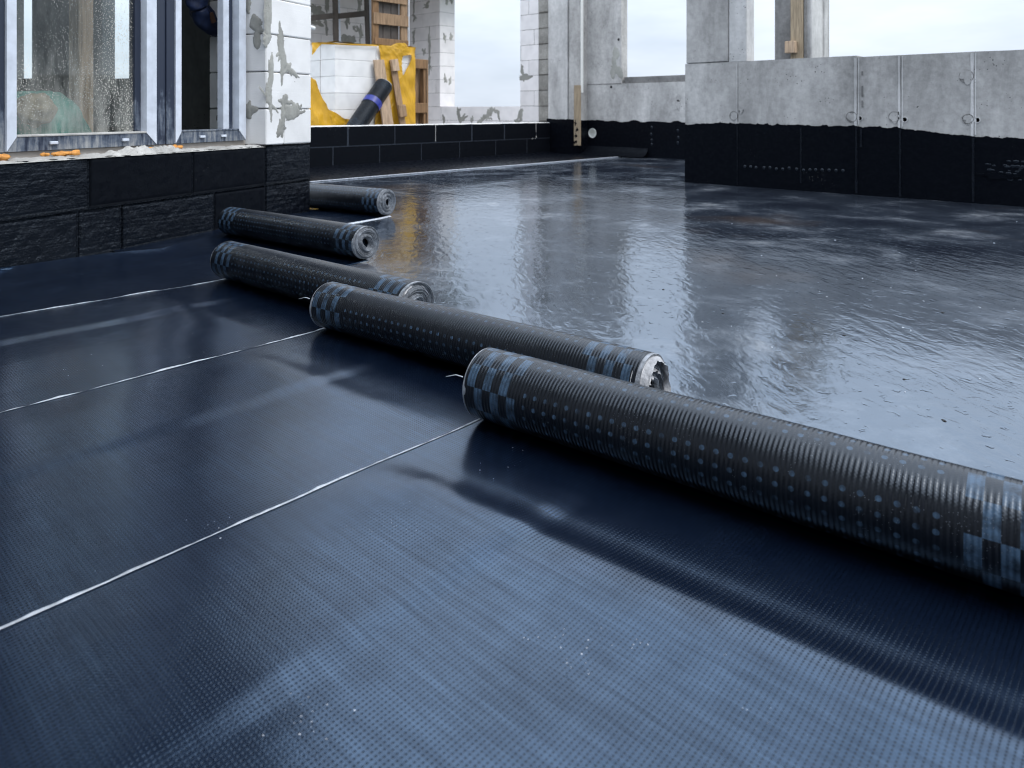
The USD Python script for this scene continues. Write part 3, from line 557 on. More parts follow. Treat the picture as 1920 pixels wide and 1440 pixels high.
ridge(1502, .06, .50, .009, m_black_gloss, 61, .009); ridge(1615, .36, .50, .012, m_black_gloss, 62, .011)
for z0, z1 in ((.90, .93), (.74, .82), (.66, .71)): ridge(1617, z0, z1, .010, m_conc_dark, 63, .004)
for (u, v) in ties[1:]:
    t, z = FP.at(u, v); obj('tie_sleeve', ring(FP, t, z, .0155, .021, -.02, .004), m_conc_pale, par); obj('tie_plug', plate(FP, sg.Point(t, z).buffer(.0155, 10), -.055, -.05), m_core, par)
for i, (u, v, r) in enumerate(patches):
    t, z = FP.at(u, v); obj('plaster_patch', plate(FP, blob(t, z, r, r * 1.05, 0, .22, 30, 600 + i), 0, .003 + .0005 * i), m_conc, par)
    obj('plaster_patch', ring(FP, t, z, r * 1.0, r * 1.12, 0, .0045), m_conc_dark, par)
bumps = [1397, 1408, 1418, 1433, 1444, 1456, 1468, 1480, 1494, 1507, 1519, 1530, 1542, 1555, 1568, 1581]
for i, u in enumerate(bumps):
    t, z = FP.at(u, 312.5 + (u - 1395) * .042 + rng.normal(0, .7)); q = trimesh.creation.icosphere(2, .0135); q.vertices *= [1.0, .8, 1.0]; q.apply_translation(FP.world(t, .003, z)); obj('coating_lump', q, m_black_gloss, par, smooth=True)
for i in range(26):
    t, z = FP.at(1850 + 70 * rng.random(), 300 + 40 * rng.random()); q = trimesh.creation.icosphere(1, .006 + .006 * rng.random()); q.vertices *= [1.6, .4, .8]; q.apply_translation(FP.world(t, .004, z)); obj('coating_lump', q, m_black_gloss, par, smooth=True)
obj('coating_lump', plate(FP, blob(*FP.at(1870, 330), .10, .018, -.05, .3, 40, 77), .002, .011), m_black_smooth, par)

# column standing on the parapet's end
col2 = thing('concrete_column', 'square concrete column rising from the left end of the parapet', 'column', (-2.9, 5.81, 1.04))
e = FP.at(1366, 60)[0]; e2 = FP.at(1400, 60)[0]
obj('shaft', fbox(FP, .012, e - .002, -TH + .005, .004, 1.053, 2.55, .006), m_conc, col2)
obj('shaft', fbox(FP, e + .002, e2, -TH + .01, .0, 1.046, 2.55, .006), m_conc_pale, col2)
# second column standing farther back
col3 = thing('concrete_column', 'narrow concrete post behind the parapet with a timber strip and small wood block', 'column', (-3.4, 8.6, 0))
FQ = Frame((-3.57, 8.6), (1, 0))
q0, q1, q2, q3 = 0.0, FQ.at(1485, 60)[0], FQ.at(1508, 60)[0], FQ.at(1520, 60)[0]
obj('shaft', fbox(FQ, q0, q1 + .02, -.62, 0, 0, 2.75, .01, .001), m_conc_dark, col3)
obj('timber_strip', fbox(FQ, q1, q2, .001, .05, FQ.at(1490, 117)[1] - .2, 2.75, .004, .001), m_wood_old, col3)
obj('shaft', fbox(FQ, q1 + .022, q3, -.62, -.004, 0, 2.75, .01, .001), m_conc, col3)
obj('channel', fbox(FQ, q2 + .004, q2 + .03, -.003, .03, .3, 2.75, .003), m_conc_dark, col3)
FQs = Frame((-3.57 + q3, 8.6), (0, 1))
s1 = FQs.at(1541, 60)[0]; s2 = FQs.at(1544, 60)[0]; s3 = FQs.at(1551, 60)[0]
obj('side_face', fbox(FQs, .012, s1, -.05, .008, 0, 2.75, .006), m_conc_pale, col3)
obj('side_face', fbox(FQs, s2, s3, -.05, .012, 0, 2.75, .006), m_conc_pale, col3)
bt, bz = FQ.at(1480, 79); bt2, bz2 = FQ.at(1498, 100)
obj('wood_block', fbox(FQ, bt, bt2, .051, .14, bz2, bz, .005), m_wood_pale, col3)

# ---------------------------------------------------------------- house front on the left
HA = 0.355
HP = np.array([-4.0, 2.52]); HD = np.array([-math.sin(HA), math.cos(HA)])
FH = Frame(HP, HD)
WO = -0.155                                             # window plane
house = thing('house', 'house front of white aerated blocks with muddy windows above a black coated plinth', 'building', (-3.6, 1.4, 0))
zl = [0.0, 0.205, 0.432]
T0 = -6.0
obj('joint_mortar', plate(FH, sg.box(T0, 0, -.004, .415), -.45, -.008), m_black_rough, house)
lowt = [T0, -5.0, -4.4, -3.8, -3.2, -2.6, -2.05, -1.57, -1.36, -.80, -.41, -.004]; upt = [T0, -5.2, -4.6, -4.0, -3.4, -2.75, -2.1, -1.52, -.945, -.41, -.004]
def rough_block(t0, t1, z0, z1, seed, amp, o1=0.0, nu=34, nz=14):
    """A block face with its own torn, combed relief, closed at the sides."""
    tt, zz = np.meshgrid(np.linspace(t0, t1, nu), np.linspace(z0, z1, nz), indexing='ij')
    ed = np.minimum(np.minimum(tt - t0, t1 - tt), np.minimum(zz - z0, z1 - zz)); r = np.clip(ed / .012, 0, 1)
    nz_ = meshkit.fbm(np.stack([tt * 14 + seed, zz * 34, tt * 0 + seed * 3.3], -1), 3, seed) - .5 + .9 * (meshkit.fbm(np.stack([tt * 60, zz * 60, tt * 0 + seed], -1), 2, seed + 5) - .5)
    o = o1 - .007 * (1 - r) ** 2 + amp * nz_ * r
    front = FH.world(tt, o, zz).reshape(-1, 3); f = grid_faces(nu, nz)
    back = FH.world([t0, t1, t1, t0], -.10, [z0, z0, z1, z1]); n0 = len(front)
    idx = np.arange(nu * nz).reshape(nu, nz); loop = np.r_[idx[:, 0], idx[-1, 1:], idx[-2::-1, -1], idx[0, -2:0:-1]]
    rim = front[loop].copy(); rim -= np.append(FH.n, 0) * .09; v = np.vstack([front, rim]); k = len(loop); q = np.arange(k)
    side = np.vstack([np.c_[loop, n0 + q, n0 + (q + 1) % k], np.c_[loop, n0 + (q + 1) % k, np.roll(loop, -1)]])
    return v, np.vstack([f[:, ::-1], side])
sd = 0
for js, (z0, z1) in ((lowt, (0.0, .205)), (upt, (.205, .432))):
    for a, b in zip(js[:-1], js[1:]):
        if b < -2.3: obj('coated_block', fbox(FH, a + .004, b - .004, -.1, 0, z0 + .003, z1 - .003, .006), m_black_rough, house); continue
        sd += 1
        fine = (z0 > .1 and -1.6 < a < -.45) or (z0 == 0 and a > -1.0 and a < -.45)
        obj('coated_block', rough_block(a + .004, b - .004, z0 + .003, z1 - .003, sd, (.004 if fine else .009), nu=50, nz=18), m_black_block if fine else m_black_rough, house, smooth=True)
# bare block courses of the pier right of the windows
PT = -0.415
cz = [.432, .643, .857, 1.075, 1.285, 1.50, 1.72, 1.93, 2.15, 2.37, 2.6]
for k, (a, b) in enumerate(zip(cz[:-1], cz[1:])):
    dd = rng.normal(0, .0015)
    sp = [-.26, None, -.27, None][k % 4]
    for x, y in ([(PT, sp), (sp, -.004)] if sp else [(PT, -.004)]):
        obj('block', fbox(FH, x + .001, y - .001, -.42, .004 + dd, a + .0025, b - .0025, .006, .0006), m_aac, house)
obj('joint_mortar', fbox(FH, PT + .01, -.012, -.40, -.008, .44, 2.58, .002), m_joint, house)
obj('block', fbox(FH, T0, -3.9, -.42, 0, .432, 2.6, .006), m_aac, house)                 # next pier, left of the windows
obj('glass_pane', fbox(FH, -3.8, -2.2, WO - .024, WO - .018, .53, 2.54, .001), m_glass, house)
obj('window_rail', fbox(FH, -3.88, -2.13, WO - .05, WO + .03, .462, .53, .004), m_anthracite, house)
obj('upper_wall', fbox(FH, T0, -.004, -.43, .002, 2.605, 5.4, .008), m_dark_wall, house)
for i, (u, v, rt, rz, a) in enumerate([(502, 25, .03, .16, 0.02), (500, 72, .035, .04, 0), (528, 95, .03, .16, .05), (506, 158, .028, .18, -.02), (538, 128, .05, .04, 0), (548, 135, .07, .018, -.5), (533, 190, .05, .04, .2), (545, 210, .09, .05, .1), (527, 228, .035, .07, 0), (560, 200, .03, .02, 0)]):
    t, z = FH.at(u, v); smear(FH, house, t, z, rt, rz, a, 700 + i, off=.004)
FHr = Frame(FH.world(PT, 0, 0)[:2], FH.n, flip=1)      # reveal of the pier: t runs from 0 (front) to negative
if FHr.n @ np.array([-math.sin(YAW), math.cos(YAW)]) > 0: FHr.n = -FHr.n
for i, (u, v, a, b) in enumerate([(481, 55, .05, .07), (462, 205, .06, .06), (462, 2, .05, .06), (417, 205, .05, .05)]):
    t, z = FHr.at(u, v); smear(FHr, house, t, z, a, b, .1, 720 + i, off=.0)
# coated plinth top edge, mortar bed, sub profile, foam
def lumpy_strip(t0, t1, o0, o1, z0, z1, seed, amp, nt=120, no=10):
    tt, oo = np.meshgrid(np.linspace(t0, t1, nt), np.linspace(0, 1, no), indexing='ij')
    nz_ = meshkit.fbm(np.stack([tt * 34, oo * 6, tt * 0 + seed], -1), 4, seed) - .5
    prof = np.sin(np.pi * np.clip(oo, 0.0, 1)) ** .5
    edge = np.minimum(1, np.minimum(tt - t0, t1 - tt) / .04)
    z = z0 + (z1 - z0) * prof * (.65 + 1.7 * nz_) * edge
    o = o0 + (o1 - o0) * oo + amp * nz_ * (1 - oo) * 0 + amp * (meshkit.fbm(np.stack([tt * 30, oo * 0, tt * 0 + seed + 4], -1), 3, seed) - .5) * (oo > .8)
    return FH.world(tt, o, z).reshape(-1, 3), grid_faces(nt, no)[:, ::-1]
obj('mortar_bed', lumpy_strip(-3.9, PT - .002, WO + .02, .006, .424, .440, 3, .02, 520), m_mortar_pale, house, smooth=True)
obj('mortar_bed', lumpy_strip(-1.40, -.98, WO + .05, .0, .428, .462, 5, .03, 120), m_mortar_pale, house, smooth=True)
obj('sub_profile', fbox(FH, -3.9, PT - .004, WO - .06, WO + .012, .425, .461, .003), m_beige, house)
def foam(t0, t1, o, z, r, nb, seed):
    r_ = np.random.default_rng(seed); out = []
    for i in range(nb):
        q = trimesh.creation.icosphere(2, 1.0); p = np.array(q.vertices); p *= (1 + .5 * (meshkit.fbm(p * 1.7 + i * 7 + seed, 2, seed) - .5))[:, None]
        s = r * r_.uniform(.6, 1.2, 3) * [1.7, .9, .8]; w = FH.world(p[:, 0] * s[0] + r_.uniform(t0, t1), p[:, 1] * s[1] + o + r_.normal(0, .008), p[:, 2] * s[2] + z + r_.normal(0, .003)); out.append((w, np.array(q.faces)))
    return join(out)
for i, (u0, u1, v, r) in enumerate([(-8, 12, 305, .015), (55, 145, 300, .010), (100, 135, 296, .009), (282, 340, 277, .009), (318, 338, 280, .010)]):
    ta, _ = FH.at(u0, v, -.06); tb, _ = FH.at(u1, v, -.06); obj('foam_bead', foam(ta, tb, -.06, .447, r, 16, 40 + i), m_foam, house, smooth=True)

# windows (parts of the house), frames mitred at the corners
def W(u, v): return FH.at(u, v, WO)
def bar(poly, o0, o1): return plate(FH, sg.Polygon(poly), WO + o0, WO + o1)
ZB, ZI, ZT = .462, .520, 2.55
def tW(u, v=272): return W(u, v)[0]
def window(label, uL0, uL1, uR0, uR1, glazed, extra):
    a0, a1, b0, b1 = tW(uL0), tW(uL1), tW(uR0), tW(uR1)
    w = obj('window', bar([(a0, ZB), (b1, ZB), (b0, ZI), (a1, ZI)], -.05, .030), m_anthracite, house, label=label)
    _ = obj('stile', bar([(a0, ZB + .002), (a1 - .001, ZI + .002), (a1 - .001, ZT), (a0, ZT)], -.05, .032), m_white_pvc, w)
    _ = obj('stile', bar([(b1, ZB + .002), (b1, ZT), (b0 + .001, ZT), (b0 + .001, ZI + .002)], -.05, .032), m_white_pvc, w)
    obj('gasket_ledge', fbox(FH, a1, b0, WO - .03, WO + .034, ZI + .001, ZI + .010, .002), m_mortar_pale if glazed else m_anthracite, w)
    for u in extra:
        t = tW(u); obj('drain_cap', fbox(FH, t - .018, t + .018, WO + .031, WO + .042, .486, .499, .004), m_white_pvc, w)
    if glazed:
        obj('inner_stile', fbox(FH, b0 - .034, b0, WO - .048, WO - .006, ZI + .012, ZT, .002), m_anthracite, w)
        obj('inner_stile', fbox(FH, a1, a1 + .016, WO - .048, WO - .006, ZI + .012, ZT, .002), m_anthracite, w)
        obj('glass_pane', fbox(FH, a1 + .003, b0 - .003, WO - .024, WO - .018, ZI + .004, ZT - .01, .001), m_glass, w)
    return w
w1 = window('left window with dusty splashed glass', 3, 22, 266, 285, True, (90, 225))
w2 = window('right window standing open without glass', 321, 332, 440, 453, False, (370, 410))
a, b = tW(286), tW(304)
obj('mullion', bar([(a, ZB), (b, ZB), (b, ZT), (a, ZT)], -.06, .020), m_anthracite, house)
a, b = tW(305), tW(320)
obj('mullion', bar([(a, ZB), (b, ZB), (b, ZT), (a, ZT)], -.06, .026), m_anthracite, house)
obj('mullion', bar([(tW(-22), ZB), (tW(2), ZB), (tW(2), ZT), (tW(-22), ZT)], -.06, .022), m_anthracite, house)
a, b, c = tW(420), tW(431), tW(439.5)
obj('stile', fbox(FH, a, b, WO - .05, WO - .004, ZI, ZT, .003), m_white_pvc, w2)
obj('stile', fbox(FH, b, c, WO - .05, WO - .012, ZI, ZT, .003), m_anthracite, w2)
# room behind: dark plastered shell with two openings in its far side
RZ = 3.0
def HP_(o0, o1, t0, t1, z0, z1, c=.005): return fbox(FH, t0, t1, o0, o1, z0, z1, c)
DB = -3.6
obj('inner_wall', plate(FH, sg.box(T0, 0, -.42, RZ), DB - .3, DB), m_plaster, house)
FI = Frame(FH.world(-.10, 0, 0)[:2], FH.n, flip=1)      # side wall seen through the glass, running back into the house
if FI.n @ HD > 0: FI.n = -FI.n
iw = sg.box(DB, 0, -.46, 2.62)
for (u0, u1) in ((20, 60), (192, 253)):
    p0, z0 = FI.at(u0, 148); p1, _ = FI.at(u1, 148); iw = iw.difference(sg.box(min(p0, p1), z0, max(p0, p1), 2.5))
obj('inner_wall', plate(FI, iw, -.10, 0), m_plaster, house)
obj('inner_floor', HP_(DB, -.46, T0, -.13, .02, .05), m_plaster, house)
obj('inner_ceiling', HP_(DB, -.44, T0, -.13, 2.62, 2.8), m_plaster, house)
t, z = FH.at(158, 150, -.9)
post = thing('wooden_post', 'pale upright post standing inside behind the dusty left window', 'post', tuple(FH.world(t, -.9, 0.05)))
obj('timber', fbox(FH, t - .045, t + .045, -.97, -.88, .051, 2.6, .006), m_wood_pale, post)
t, z = FH.at(80, 225, -.7)
sack = thing('sack', 'teal plastic sack slumped inside behind the lower left window corner', 'sack', tuple(FH.world(t, -.7, .05)))
q = trimesh.creation.icosphere(4, 1.0); p = np.array(q.vertices); p *= (1 + .35 * (meshkit.fbm(p * 2.2 + 5, 4, 9) - .5))[:, None]; p[:, 2] = np.maximum(p[:, 2], -.8)
obj('bag', (FH.world(p[:, 0] * .30 + t, p[:, 1] * .22 - .75, p[:, 2] * .37 + .351), np.array(q.faces)), m_teal, sack, smooth=True)
q = trimesh.creation.icosphere(3, 1.0); p = np.array(q.vertices); p *= (1 + .5 * (meshkit.fbm(p * 2 + 1, 3, 4) - .5))[:, None]
t2, z2 = FH.at(70, 205, -.55)
obj('filling', (FH.world(p[:, 0] * .09 + t2, p[:, 1] * .06 - .56, p[:, 2] * .08 + z2), np.array(q.faces)), m_cement, sack, smooth=True)
# jacket hanging inside the open window
JO = -.36
pts = [FH.at(u, v, JO) for u, v in ((361, -60), (365, -10), (373, 20), (386, 45), (402, 56), (425, 57), (450, 54))]
jk = thing('jacket', 'navy blue jacket sleeve hanging in a loop inside the open window', 'jacket', tuple(FH.world(pts[0][0], JO, pts[0][1])))
tk = np.linspace(0, 1, len(pts)); ti = np.linspace(0, 1, 60); pt = np.array(pts)
cu = np.stack([np.interp(ti, tk, pt[:, 0]), np.interp(ti, tk, pt[:, 1])], 1)
from scipy.ndimage import gaussian_filter1d
cu = np.stack([gaussian_filter1d(cu[:, k], 3, mode='nearest') for k in (0, 1)], 1)
v, f = tube(FH.world(cu[:, 0], JO, cu[:, 1]), .05 + .012 * np.sin(ti * 9), 28)
d = meshkit.fbm(v * [9, 9, 9] + 3, 3, 2) - .5; d2 = np.sin((v @ np.array([3., 2, 5])) * 14)
cen = np.repeat(FH.world(cu[:, 0], JO, cu[:, 1]), 28, 0); v = cen + (v - cen) * (1 + .8 * d + .12 * d2)[:, None]
obj('sleeve', (v, f), m_jacket, jk, smooth=True)
cu2 = cu + np.array([.035, .05]); v2, f2 = tube(FH.world(cu2[:, 0], JO - .05, cu2[:, 1]), .055 + .01 * np.cos(ti * 13), 24)
obj('lining', (v2 + (meshkit.fbm(v2 * 20, 2, 8) - .5)[:, None] * .02, f2), m_jacket, jk, smooth=True)
t, z = FH.at(399, 33, JO + .055); obj('tab', plate(FH, sa_.rotate(sg.box(t - .012, z - .03, t + .012, z + .03), 25), JO + .045, JO + .058), m_tab, jk)

# house wing and wall behind the viewpoint
wing = thing('house_wing', None, None, (0, -1.9, 0), kind='structure')
FV = Frame((6, -1.7), (-1, 0))
obj('wall', fbox(FV, 0, 12.0, -.4, 0, .001, 5.2, .01), m_conc_dark, wing)
for q_ in range(4): obj('window', fbox(FV, 1.2 + 2.8 * q_, 2.6 + 2.8 * q_, -.1, .012, .9, 2.4, .01), m_anthracite, wing)

# ---------------------------------------------------------------- bitumen sheets and rolls
def R2(ang): c, s = math.cos(ang), math.sin(ang); return np.array([[c, -s], [s, c]])
def cam2(x, y): return np.array([x * CA - y * SA, x * SA + y * CA])
ROLLS = [  # camera-plane start (x, y), skew, radius, seam b, label
    (-0.056, 1.465, -0.094, 0.0705, -1.041, 'nearest bitumen roll, largest in view and cut by the right edge, with its laid sheet'),
    (-0.524, 2.069, -0.087, 0.0665, -1.779, 'second bitumen roll from the front, with crumpled pale film at its right end'),
    (-1.046, 2.679, -0.047, 0.0710, -2.632, 'middle roll of the five, right end half hidden behind the roll in front'),
    (-1.404, 3.630, -0.087, 0.0715, -3.40, 'fourth bitumen roll from the front, with its sheet running up against the black house plinth'),
    (-1.585, 4.880, -0.160, 0.0810, -4.36, 'farthest bitumen roll on the floor, left end behind the corner of the house'),
]
def sheet_surface(b, a, eb, contact_a, k):
    """Height of strip k's upper face."""
    e = b - eb
    over = np.clip((.36 - e) / .06, 0, 1); over = over * over * (3 - 2 * over)
    z = .0045 + .0042 * over
    z = z + .0022 * (meshkit.fbm(np.stack([b * 2.2, a * 1.7, b * 0 + 5.1], -1), 3, 20) - .5) * 2
    da = contact_a - a
    amp = (.0105 if k == 0 else .006) * (.6 + .8 * meshkit.fbm(np.stack([b * 1.7, b * 0, b * 0 + k], -1), 2, k))
    hump = amp * (np.where(da > .285, np.exp(-((da - .285) / .10) ** 2), np.exp(-((da - .285) / .043) ** 2)) + .13 * np.exp(-((da - .195) / .026) ** 2))
    z = z + (.0062 + (0 if k == 4 else .0042) - z) * np.exp(-(np.clip(da, 0, None) / .05) ** 2)
    fade = np.clip(e / .12, 0, 1) * (1 if k == 0 else np.clip((.72 - e) / .2, 0, 1))
    z = z + hump * fade + .0035 * np.exp(-((da - .75) / .16) ** 2) * fade
    return z
def wall_b(a): return HP[0] + (a - HP[1]) * (HD[0] / HD[1])      # plinth face at a
def make_roll(k):
    x, y, skew, r, eb, label = ROLLS[k]
    c0 = cam2(x, y); ax = np.array([math.cos(skew), -math.sin(skew)]); nx = np.array([-ax[1], ax[0]])   # ax along roll, nx away (+a)
    th = thing('bitumen_roll', label, 'bitumen roll', (c0[0], c0[1], 0), 'partly unrolled bitumen rolls with their sheets')
    Ln = [.955, 1.0, 1.0, 1.0, 1.0][k]
    zbase = .0062 + (.0 if k == 4 else .0042)
    # spiral body
    pitch, core_r = .0046, .021
    turns = (r - core_r) / pitch
    ph = np.linspace(0, turns * 2 * np.pi, int(turns * 56))
    R = r - pitch * ph / (2 * np.pi)
    sd_ = np.random.default_rng(50 + k); inw = (1 - R / r)
    R = R * (1 + inw ** 2 * .30 * np.sin(2 * ph + sd_.uniform(0, 6)) + inw * .05 * np.sin(3 * ph + 1) + .004 * np.sin(2 * ph + .4))
    phi = -np.pi / 2 + ph
    cy, cz_ = R * np.cos(phi), R * np.sin(phi) + r + zbase
    arc = np.r_[0, np.cumsum(np.hypot(np.diff(cy), np.diff(cz_)))]
    ns = 41
    s = np.linspace(0, 1, ns)
    shift = .004 * np.sin(ph * .21 + k) + .003 * noise1(ph, k, .6, 2) * inw * 4
    S = s[None, :] * Ln + shift[:, None] * 1.0
    wob = .0034 * (meshkit.fbm(np.stack([S * 5, phi[:, None] % (2 * np.pi) + S * 0, S * 0 + k], -1), 2, k) - .5)
    cyg = cy[:, None] * (1 + wob / r); czg = (cz_[:, None] - r - zbase) * (1 + wob / r) + r + zbase
    P = np.stack([c0[0] + ax[0] * S + nx[0] * cyg, c0[1] + ax[1] * S + nx[1] * cyg, czg], -1)
    uv = np.stack([S, np.broadcast_to(arc[:, None] + .013 * k, S.shape)], -1)
    obj('roll_body', (P.reshape(-1, 3), grid_faces(len(ph), ns)[:, ::-1]), m_rolls[Ln], th, smooth=True, uv=uv.reshape(-1, 2))
    # layered ends: ribbons of film following the spiral
    for side in (0, 1):
        vs, nvv = [], 0
        for layer in range(2):
            out = (.003 + .010 * np.abs(noise1(ph * 1.0, 70 + k * 4 + side * 2 + layer, .45, 3)) * 2 * (.4 + inw) + (.004 if side else .0)) * (1 if side else .7)
            base = (Ln if side else 0) + shift
            sgn = 1 if side else -1
            rr0, rr1 = R - .0004 - .0022 * layer, R - .0018 - .0022 * layer + .0012 * noise1(ph, 90 + layer + k, 2.0, 2)
            rows = []
            for rr, ss in ((rr0, -.004), (rr0, 1), (rr1, 1), (rr1, -.004)):
                off_ = base + sgn * (out if ss == 1 else ss)
                rows.append(np.stack([c0[0] + ax[0] * off_ + nx[0] * rr * np.cos(phi), c0[1] + ax[1] * off_ + nx[1] * rr * np.cos(phi), rr * np.sin(phi) + r + zbase], -1))
            v = np.stack(rows, 1).reshape(-1, 3); f = grid_faces(len(ph), 4); vs.append((v, f))
        obj('roll_end', join(vs), m_film_end, th, smooth=True)
    inner = tube(np.stack([np.append(c0 + ax * q, r + zbase) for q in (.03, .5, Ln - .03)]), core_r * .75, 12)
    obj('core', inner, m_core, th)
    # the laid sheet
    ac = lambda b: c0[1] + (b - c0[0]) * (ax[1] / ax[0]) + .006      # contact line
    a_min = [-1.6, -1.6, -1.6, -1.6, 1.2][k]
    nb, na = [(150, 330), (110, 200), (90, 160), (80, 160), (60, 60)][k]
    e = np.r_[np.linspace(0, .012, 4), np.linspace(.02, Ln, nb)]
    q = np.linspace(0, 1, na)
    E, Q = np.meshgrid(e, q, indexing='ij')
    left0 = lambda a: eb + .010 * noise1(a, 31 + k, 1.1, 2) + .011 * noise1(a, 37 + k, 4, 4)
    A_end = ac(eb + E)
    A = a_min + (A_end - a_min) * Q
    Bv = left0(A) + E + (c0[0] - eb) * np.clip((A - a_min) / (A_end - a_min), 0, 1) ** 3
    if k == 3:
        Bv = np.interp(A, [.0, .75, 1.31, 1.6, 1.8], [-3.36, -3.37, -3.25, -3.46, -3.58]) * (1 - E) + (eb + 1.0 + (c0[0] - eb)) * E + .004 * noise1(A, 3, 7, 2) * (1 - E)
        wb = wall_b(A) + .006
        lim = np.maximum(Bv, wb)
        push = np.maximum(wb - Bv, 0); Bv = lim
    z = sheet_surface(Bv, A, eb, ac(Bv), k)
    if k == 3:
        prox = np.exp(-np.clip(Bv - wb, 0, None) / .06)
        z = z + .022 * np.exp(-E / .07) * (.3 + .9 * np.exp(-((A - 1.2) / .35) ** 2)) + .25 * np.minimum(push, .04)
    if k == 4:
        Bw = wall_b(A) - .03
        keep = Bv > Bw
    V = np.stack([Bv, A, z], -1).reshape(-1, 3); Fc = grid_faces(len(e), na)
    if k == 4:
        kv = keep.ravel(); Fc = Fc[kv[Fc].all(1)]
    nV = len(V)
    # thickness: left, right edges
    sides = []
    for row in (0, len(e) - 1):
        top = V.reshape(len(e), na, 3)[row]; bot = top.copy(); bot[:, 2] -= .0042
        sides.append((np.vstack([top, bot]), np.vstack([np.c_[np.arange(na - 1), np.arange(1, na), na + np.arange(1, na)], np.c_[np.arange(na - 1), na + np.arange(1, na), na + np.arange(na - 1)]])))
    if k == 4: sides = sides[1:]
    obj('laid_sheet', join([(V, Fc)] + sides), m_sheet, th, smooth=40)
    # pale film along the seam
    if k < 3:
        top = V.reshape(len(e), na, 3)[0]
        aa = np.linspace(a_min, ac(eb) - .005, 900); tb = np.interp(aa, top[:, 1], top[:, 0]); tz = np.interp(aa, top[:, 1], top[:, 2])
        w = .0048 * (1 + 3.0 * noise1(aa, 80 + k, 6, 4) + 3.4 * noise1(aa, 180 + k, 30, 4)) * [1, 1.3, 1, .6][k] + .012 * np.clip(noise1(aa, 280 + k, 7, 2) - .17, 0, 1) * 3; w = np.maximum(w, .0006)
        rows = [np.stack([tb + .0015, aa, tz + .0012], -1), np.stack([tb - w * .5, aa, tz + .0020 + .008 * noise1(aa, 85 + k, 18, 4)], -1), np.stack([tb - w, aa, tz - .0030], -1)]
        obj('edge_film', (np.stack(rows, 1).reshape(-1, 3), grid_faces(len(aa), 3)[:, ::-1]), m_film, th, smooth=True)
    if k == 4:
        top = V.reshape(len(e), na, 3)[-1]; aa = np.linspace(1.8, top[-1, 1] - .005, 120); tb = np.interp(aa, top[:, 1], top[:, 0]); tz = np.interp(aa, top[:, 1], top[:, 2])
        w = .012 * (1 + noise1(aa, 5, 9, 3)); rows = [np.stack([tb - .001, aa, tz + .001], -1), np.stack([tb + w, aa, tz - .002], -1), np.stack([tb + w * 1.6, aa, tz - .004], -1)]
        obj('edge_film', (np.stack(rows, 1).reshape(-1, 3), grid_faces(len(aa), 3)), m_film, th, smooth=True)
    # crumpled loose film at the right end of the second roll
    if k in (1, 2):
        out = []
        for j in range(3):
            pp, ss = np.meshgrid(np.linspace(-.6, 4.4, 70), np.linspace(0, 1, 9), indexing='ij')
            rr = r * (.96 - .10 * j) - .012 * ss * (1 + j) + .010 * (meshkit.fbm(np.stack([pp * 2.2, ss * 2, ss * 0 + j * 9 + k], -1), 3, j + k) - .5) * (.3 + ss * 1.6)
            off_ = Ln - .006 + (.034 if k == 1 else .012) * ss * (1 - .25 * j) + .016 * ss * (meshkit.fbm(np.stack([pp * 1.6, ss * 0, ss * 0 + j * 4], -1), 3, 3 + j) - .5)
            out.append((np.stack([c0[0] + ax[0] * off_ + nx[0] * rr * np.cos(pp), c0[1] + ax[1] * off_ + nx[1] * rr * np.cos(pp), rr * np.sin(pp) + r + zbase], -1).reshape(-1, 3), grid_faces(70, 9)))
        obj('loose_film', join(out), m_film_clear, th, smooth=True)
    # a torn thread of film at the left end
    if k in (0, 1):
        pth = np.array([0.9, .6, .3]) if k else np.array([.5])
        p0 = np.append(c0, 0) + np.append(-nx * r * .93, r + zbase + .03)
        d_ = np.append(-ax * .035 - nx * .01, -.004)
        obj('film_thread', tube(np.array([p0, p0 + d_ * .4 + [0, 0, .004], p0 + d_]), [.0012, .001, .0006], 6), m_film, th)
for k in range(5): make_roll(k)

# strip laid along the low block wall, turned up against the back wall
st = thing('bitumen_strip', 'black bitumen strip laid on the floor along the low block wall', 'bitumen strip', (-6.3, 6, 0))
aa, tt_ = np.meshgrid(np.linspace(2.6, 8.60, 90), np.linspace(0, 1, 24), indexing='ij')
bb = -6.915 + tt_ * (1.24 + .05 * noise1(aa, 2, .8, 2)); zz = .006 + .006 * (meshkit.fbm(np.stack([aa * 1.4, bb * 3, aa * 0], -1), 3, 3)) + .02 * np.exp(-tt_ / .03)
zz = zz + .10 * np.clip((aa - 8.45) / .15, 0, 1) ** 2
obj('strip_sheet', (np.stack([bb, aa, zz], -1).reshape(-1, 3), grid_faces(90, 24)), m_black_smooth, st, smooth=True)
e_a = np.linspace(2.6, 8.45, 160); e_b = -6.915 + 1.24 + .05 * noise1(e_a, 2, .8, 2)
obj('strip_edge', tube(np.stack([e_b, e_a, e_a * 0 + .006], -1), .0045, 6), m_film, st, smooth=True)
up = thing('bitumen_strip', 'short bitumen strip turned up against the foot of the back concrete wall', 'bitumen strip', (-6, 8.5, 0))
bb, tt_ = np.meshgrid(np.linspace(-6.44, -5.33, 50), np.linspace(0, 1, 12), indexing='ij')
aa = 8.60 - .22 * (1 - tt_) ** 1.3 * (1 - .3 * np.clip((bb + 5.6) / .3, 0, 1)); zz = .012 + .115 * tt_ ** 2 + .01 * noise1(bb, 8, 3, 2)
obj('strip_sheet', (np.stack([bb, aa, zz], -1).reshape(-1, 3), grid_faces(50, 12)), m_black_block, up, smooth=True)

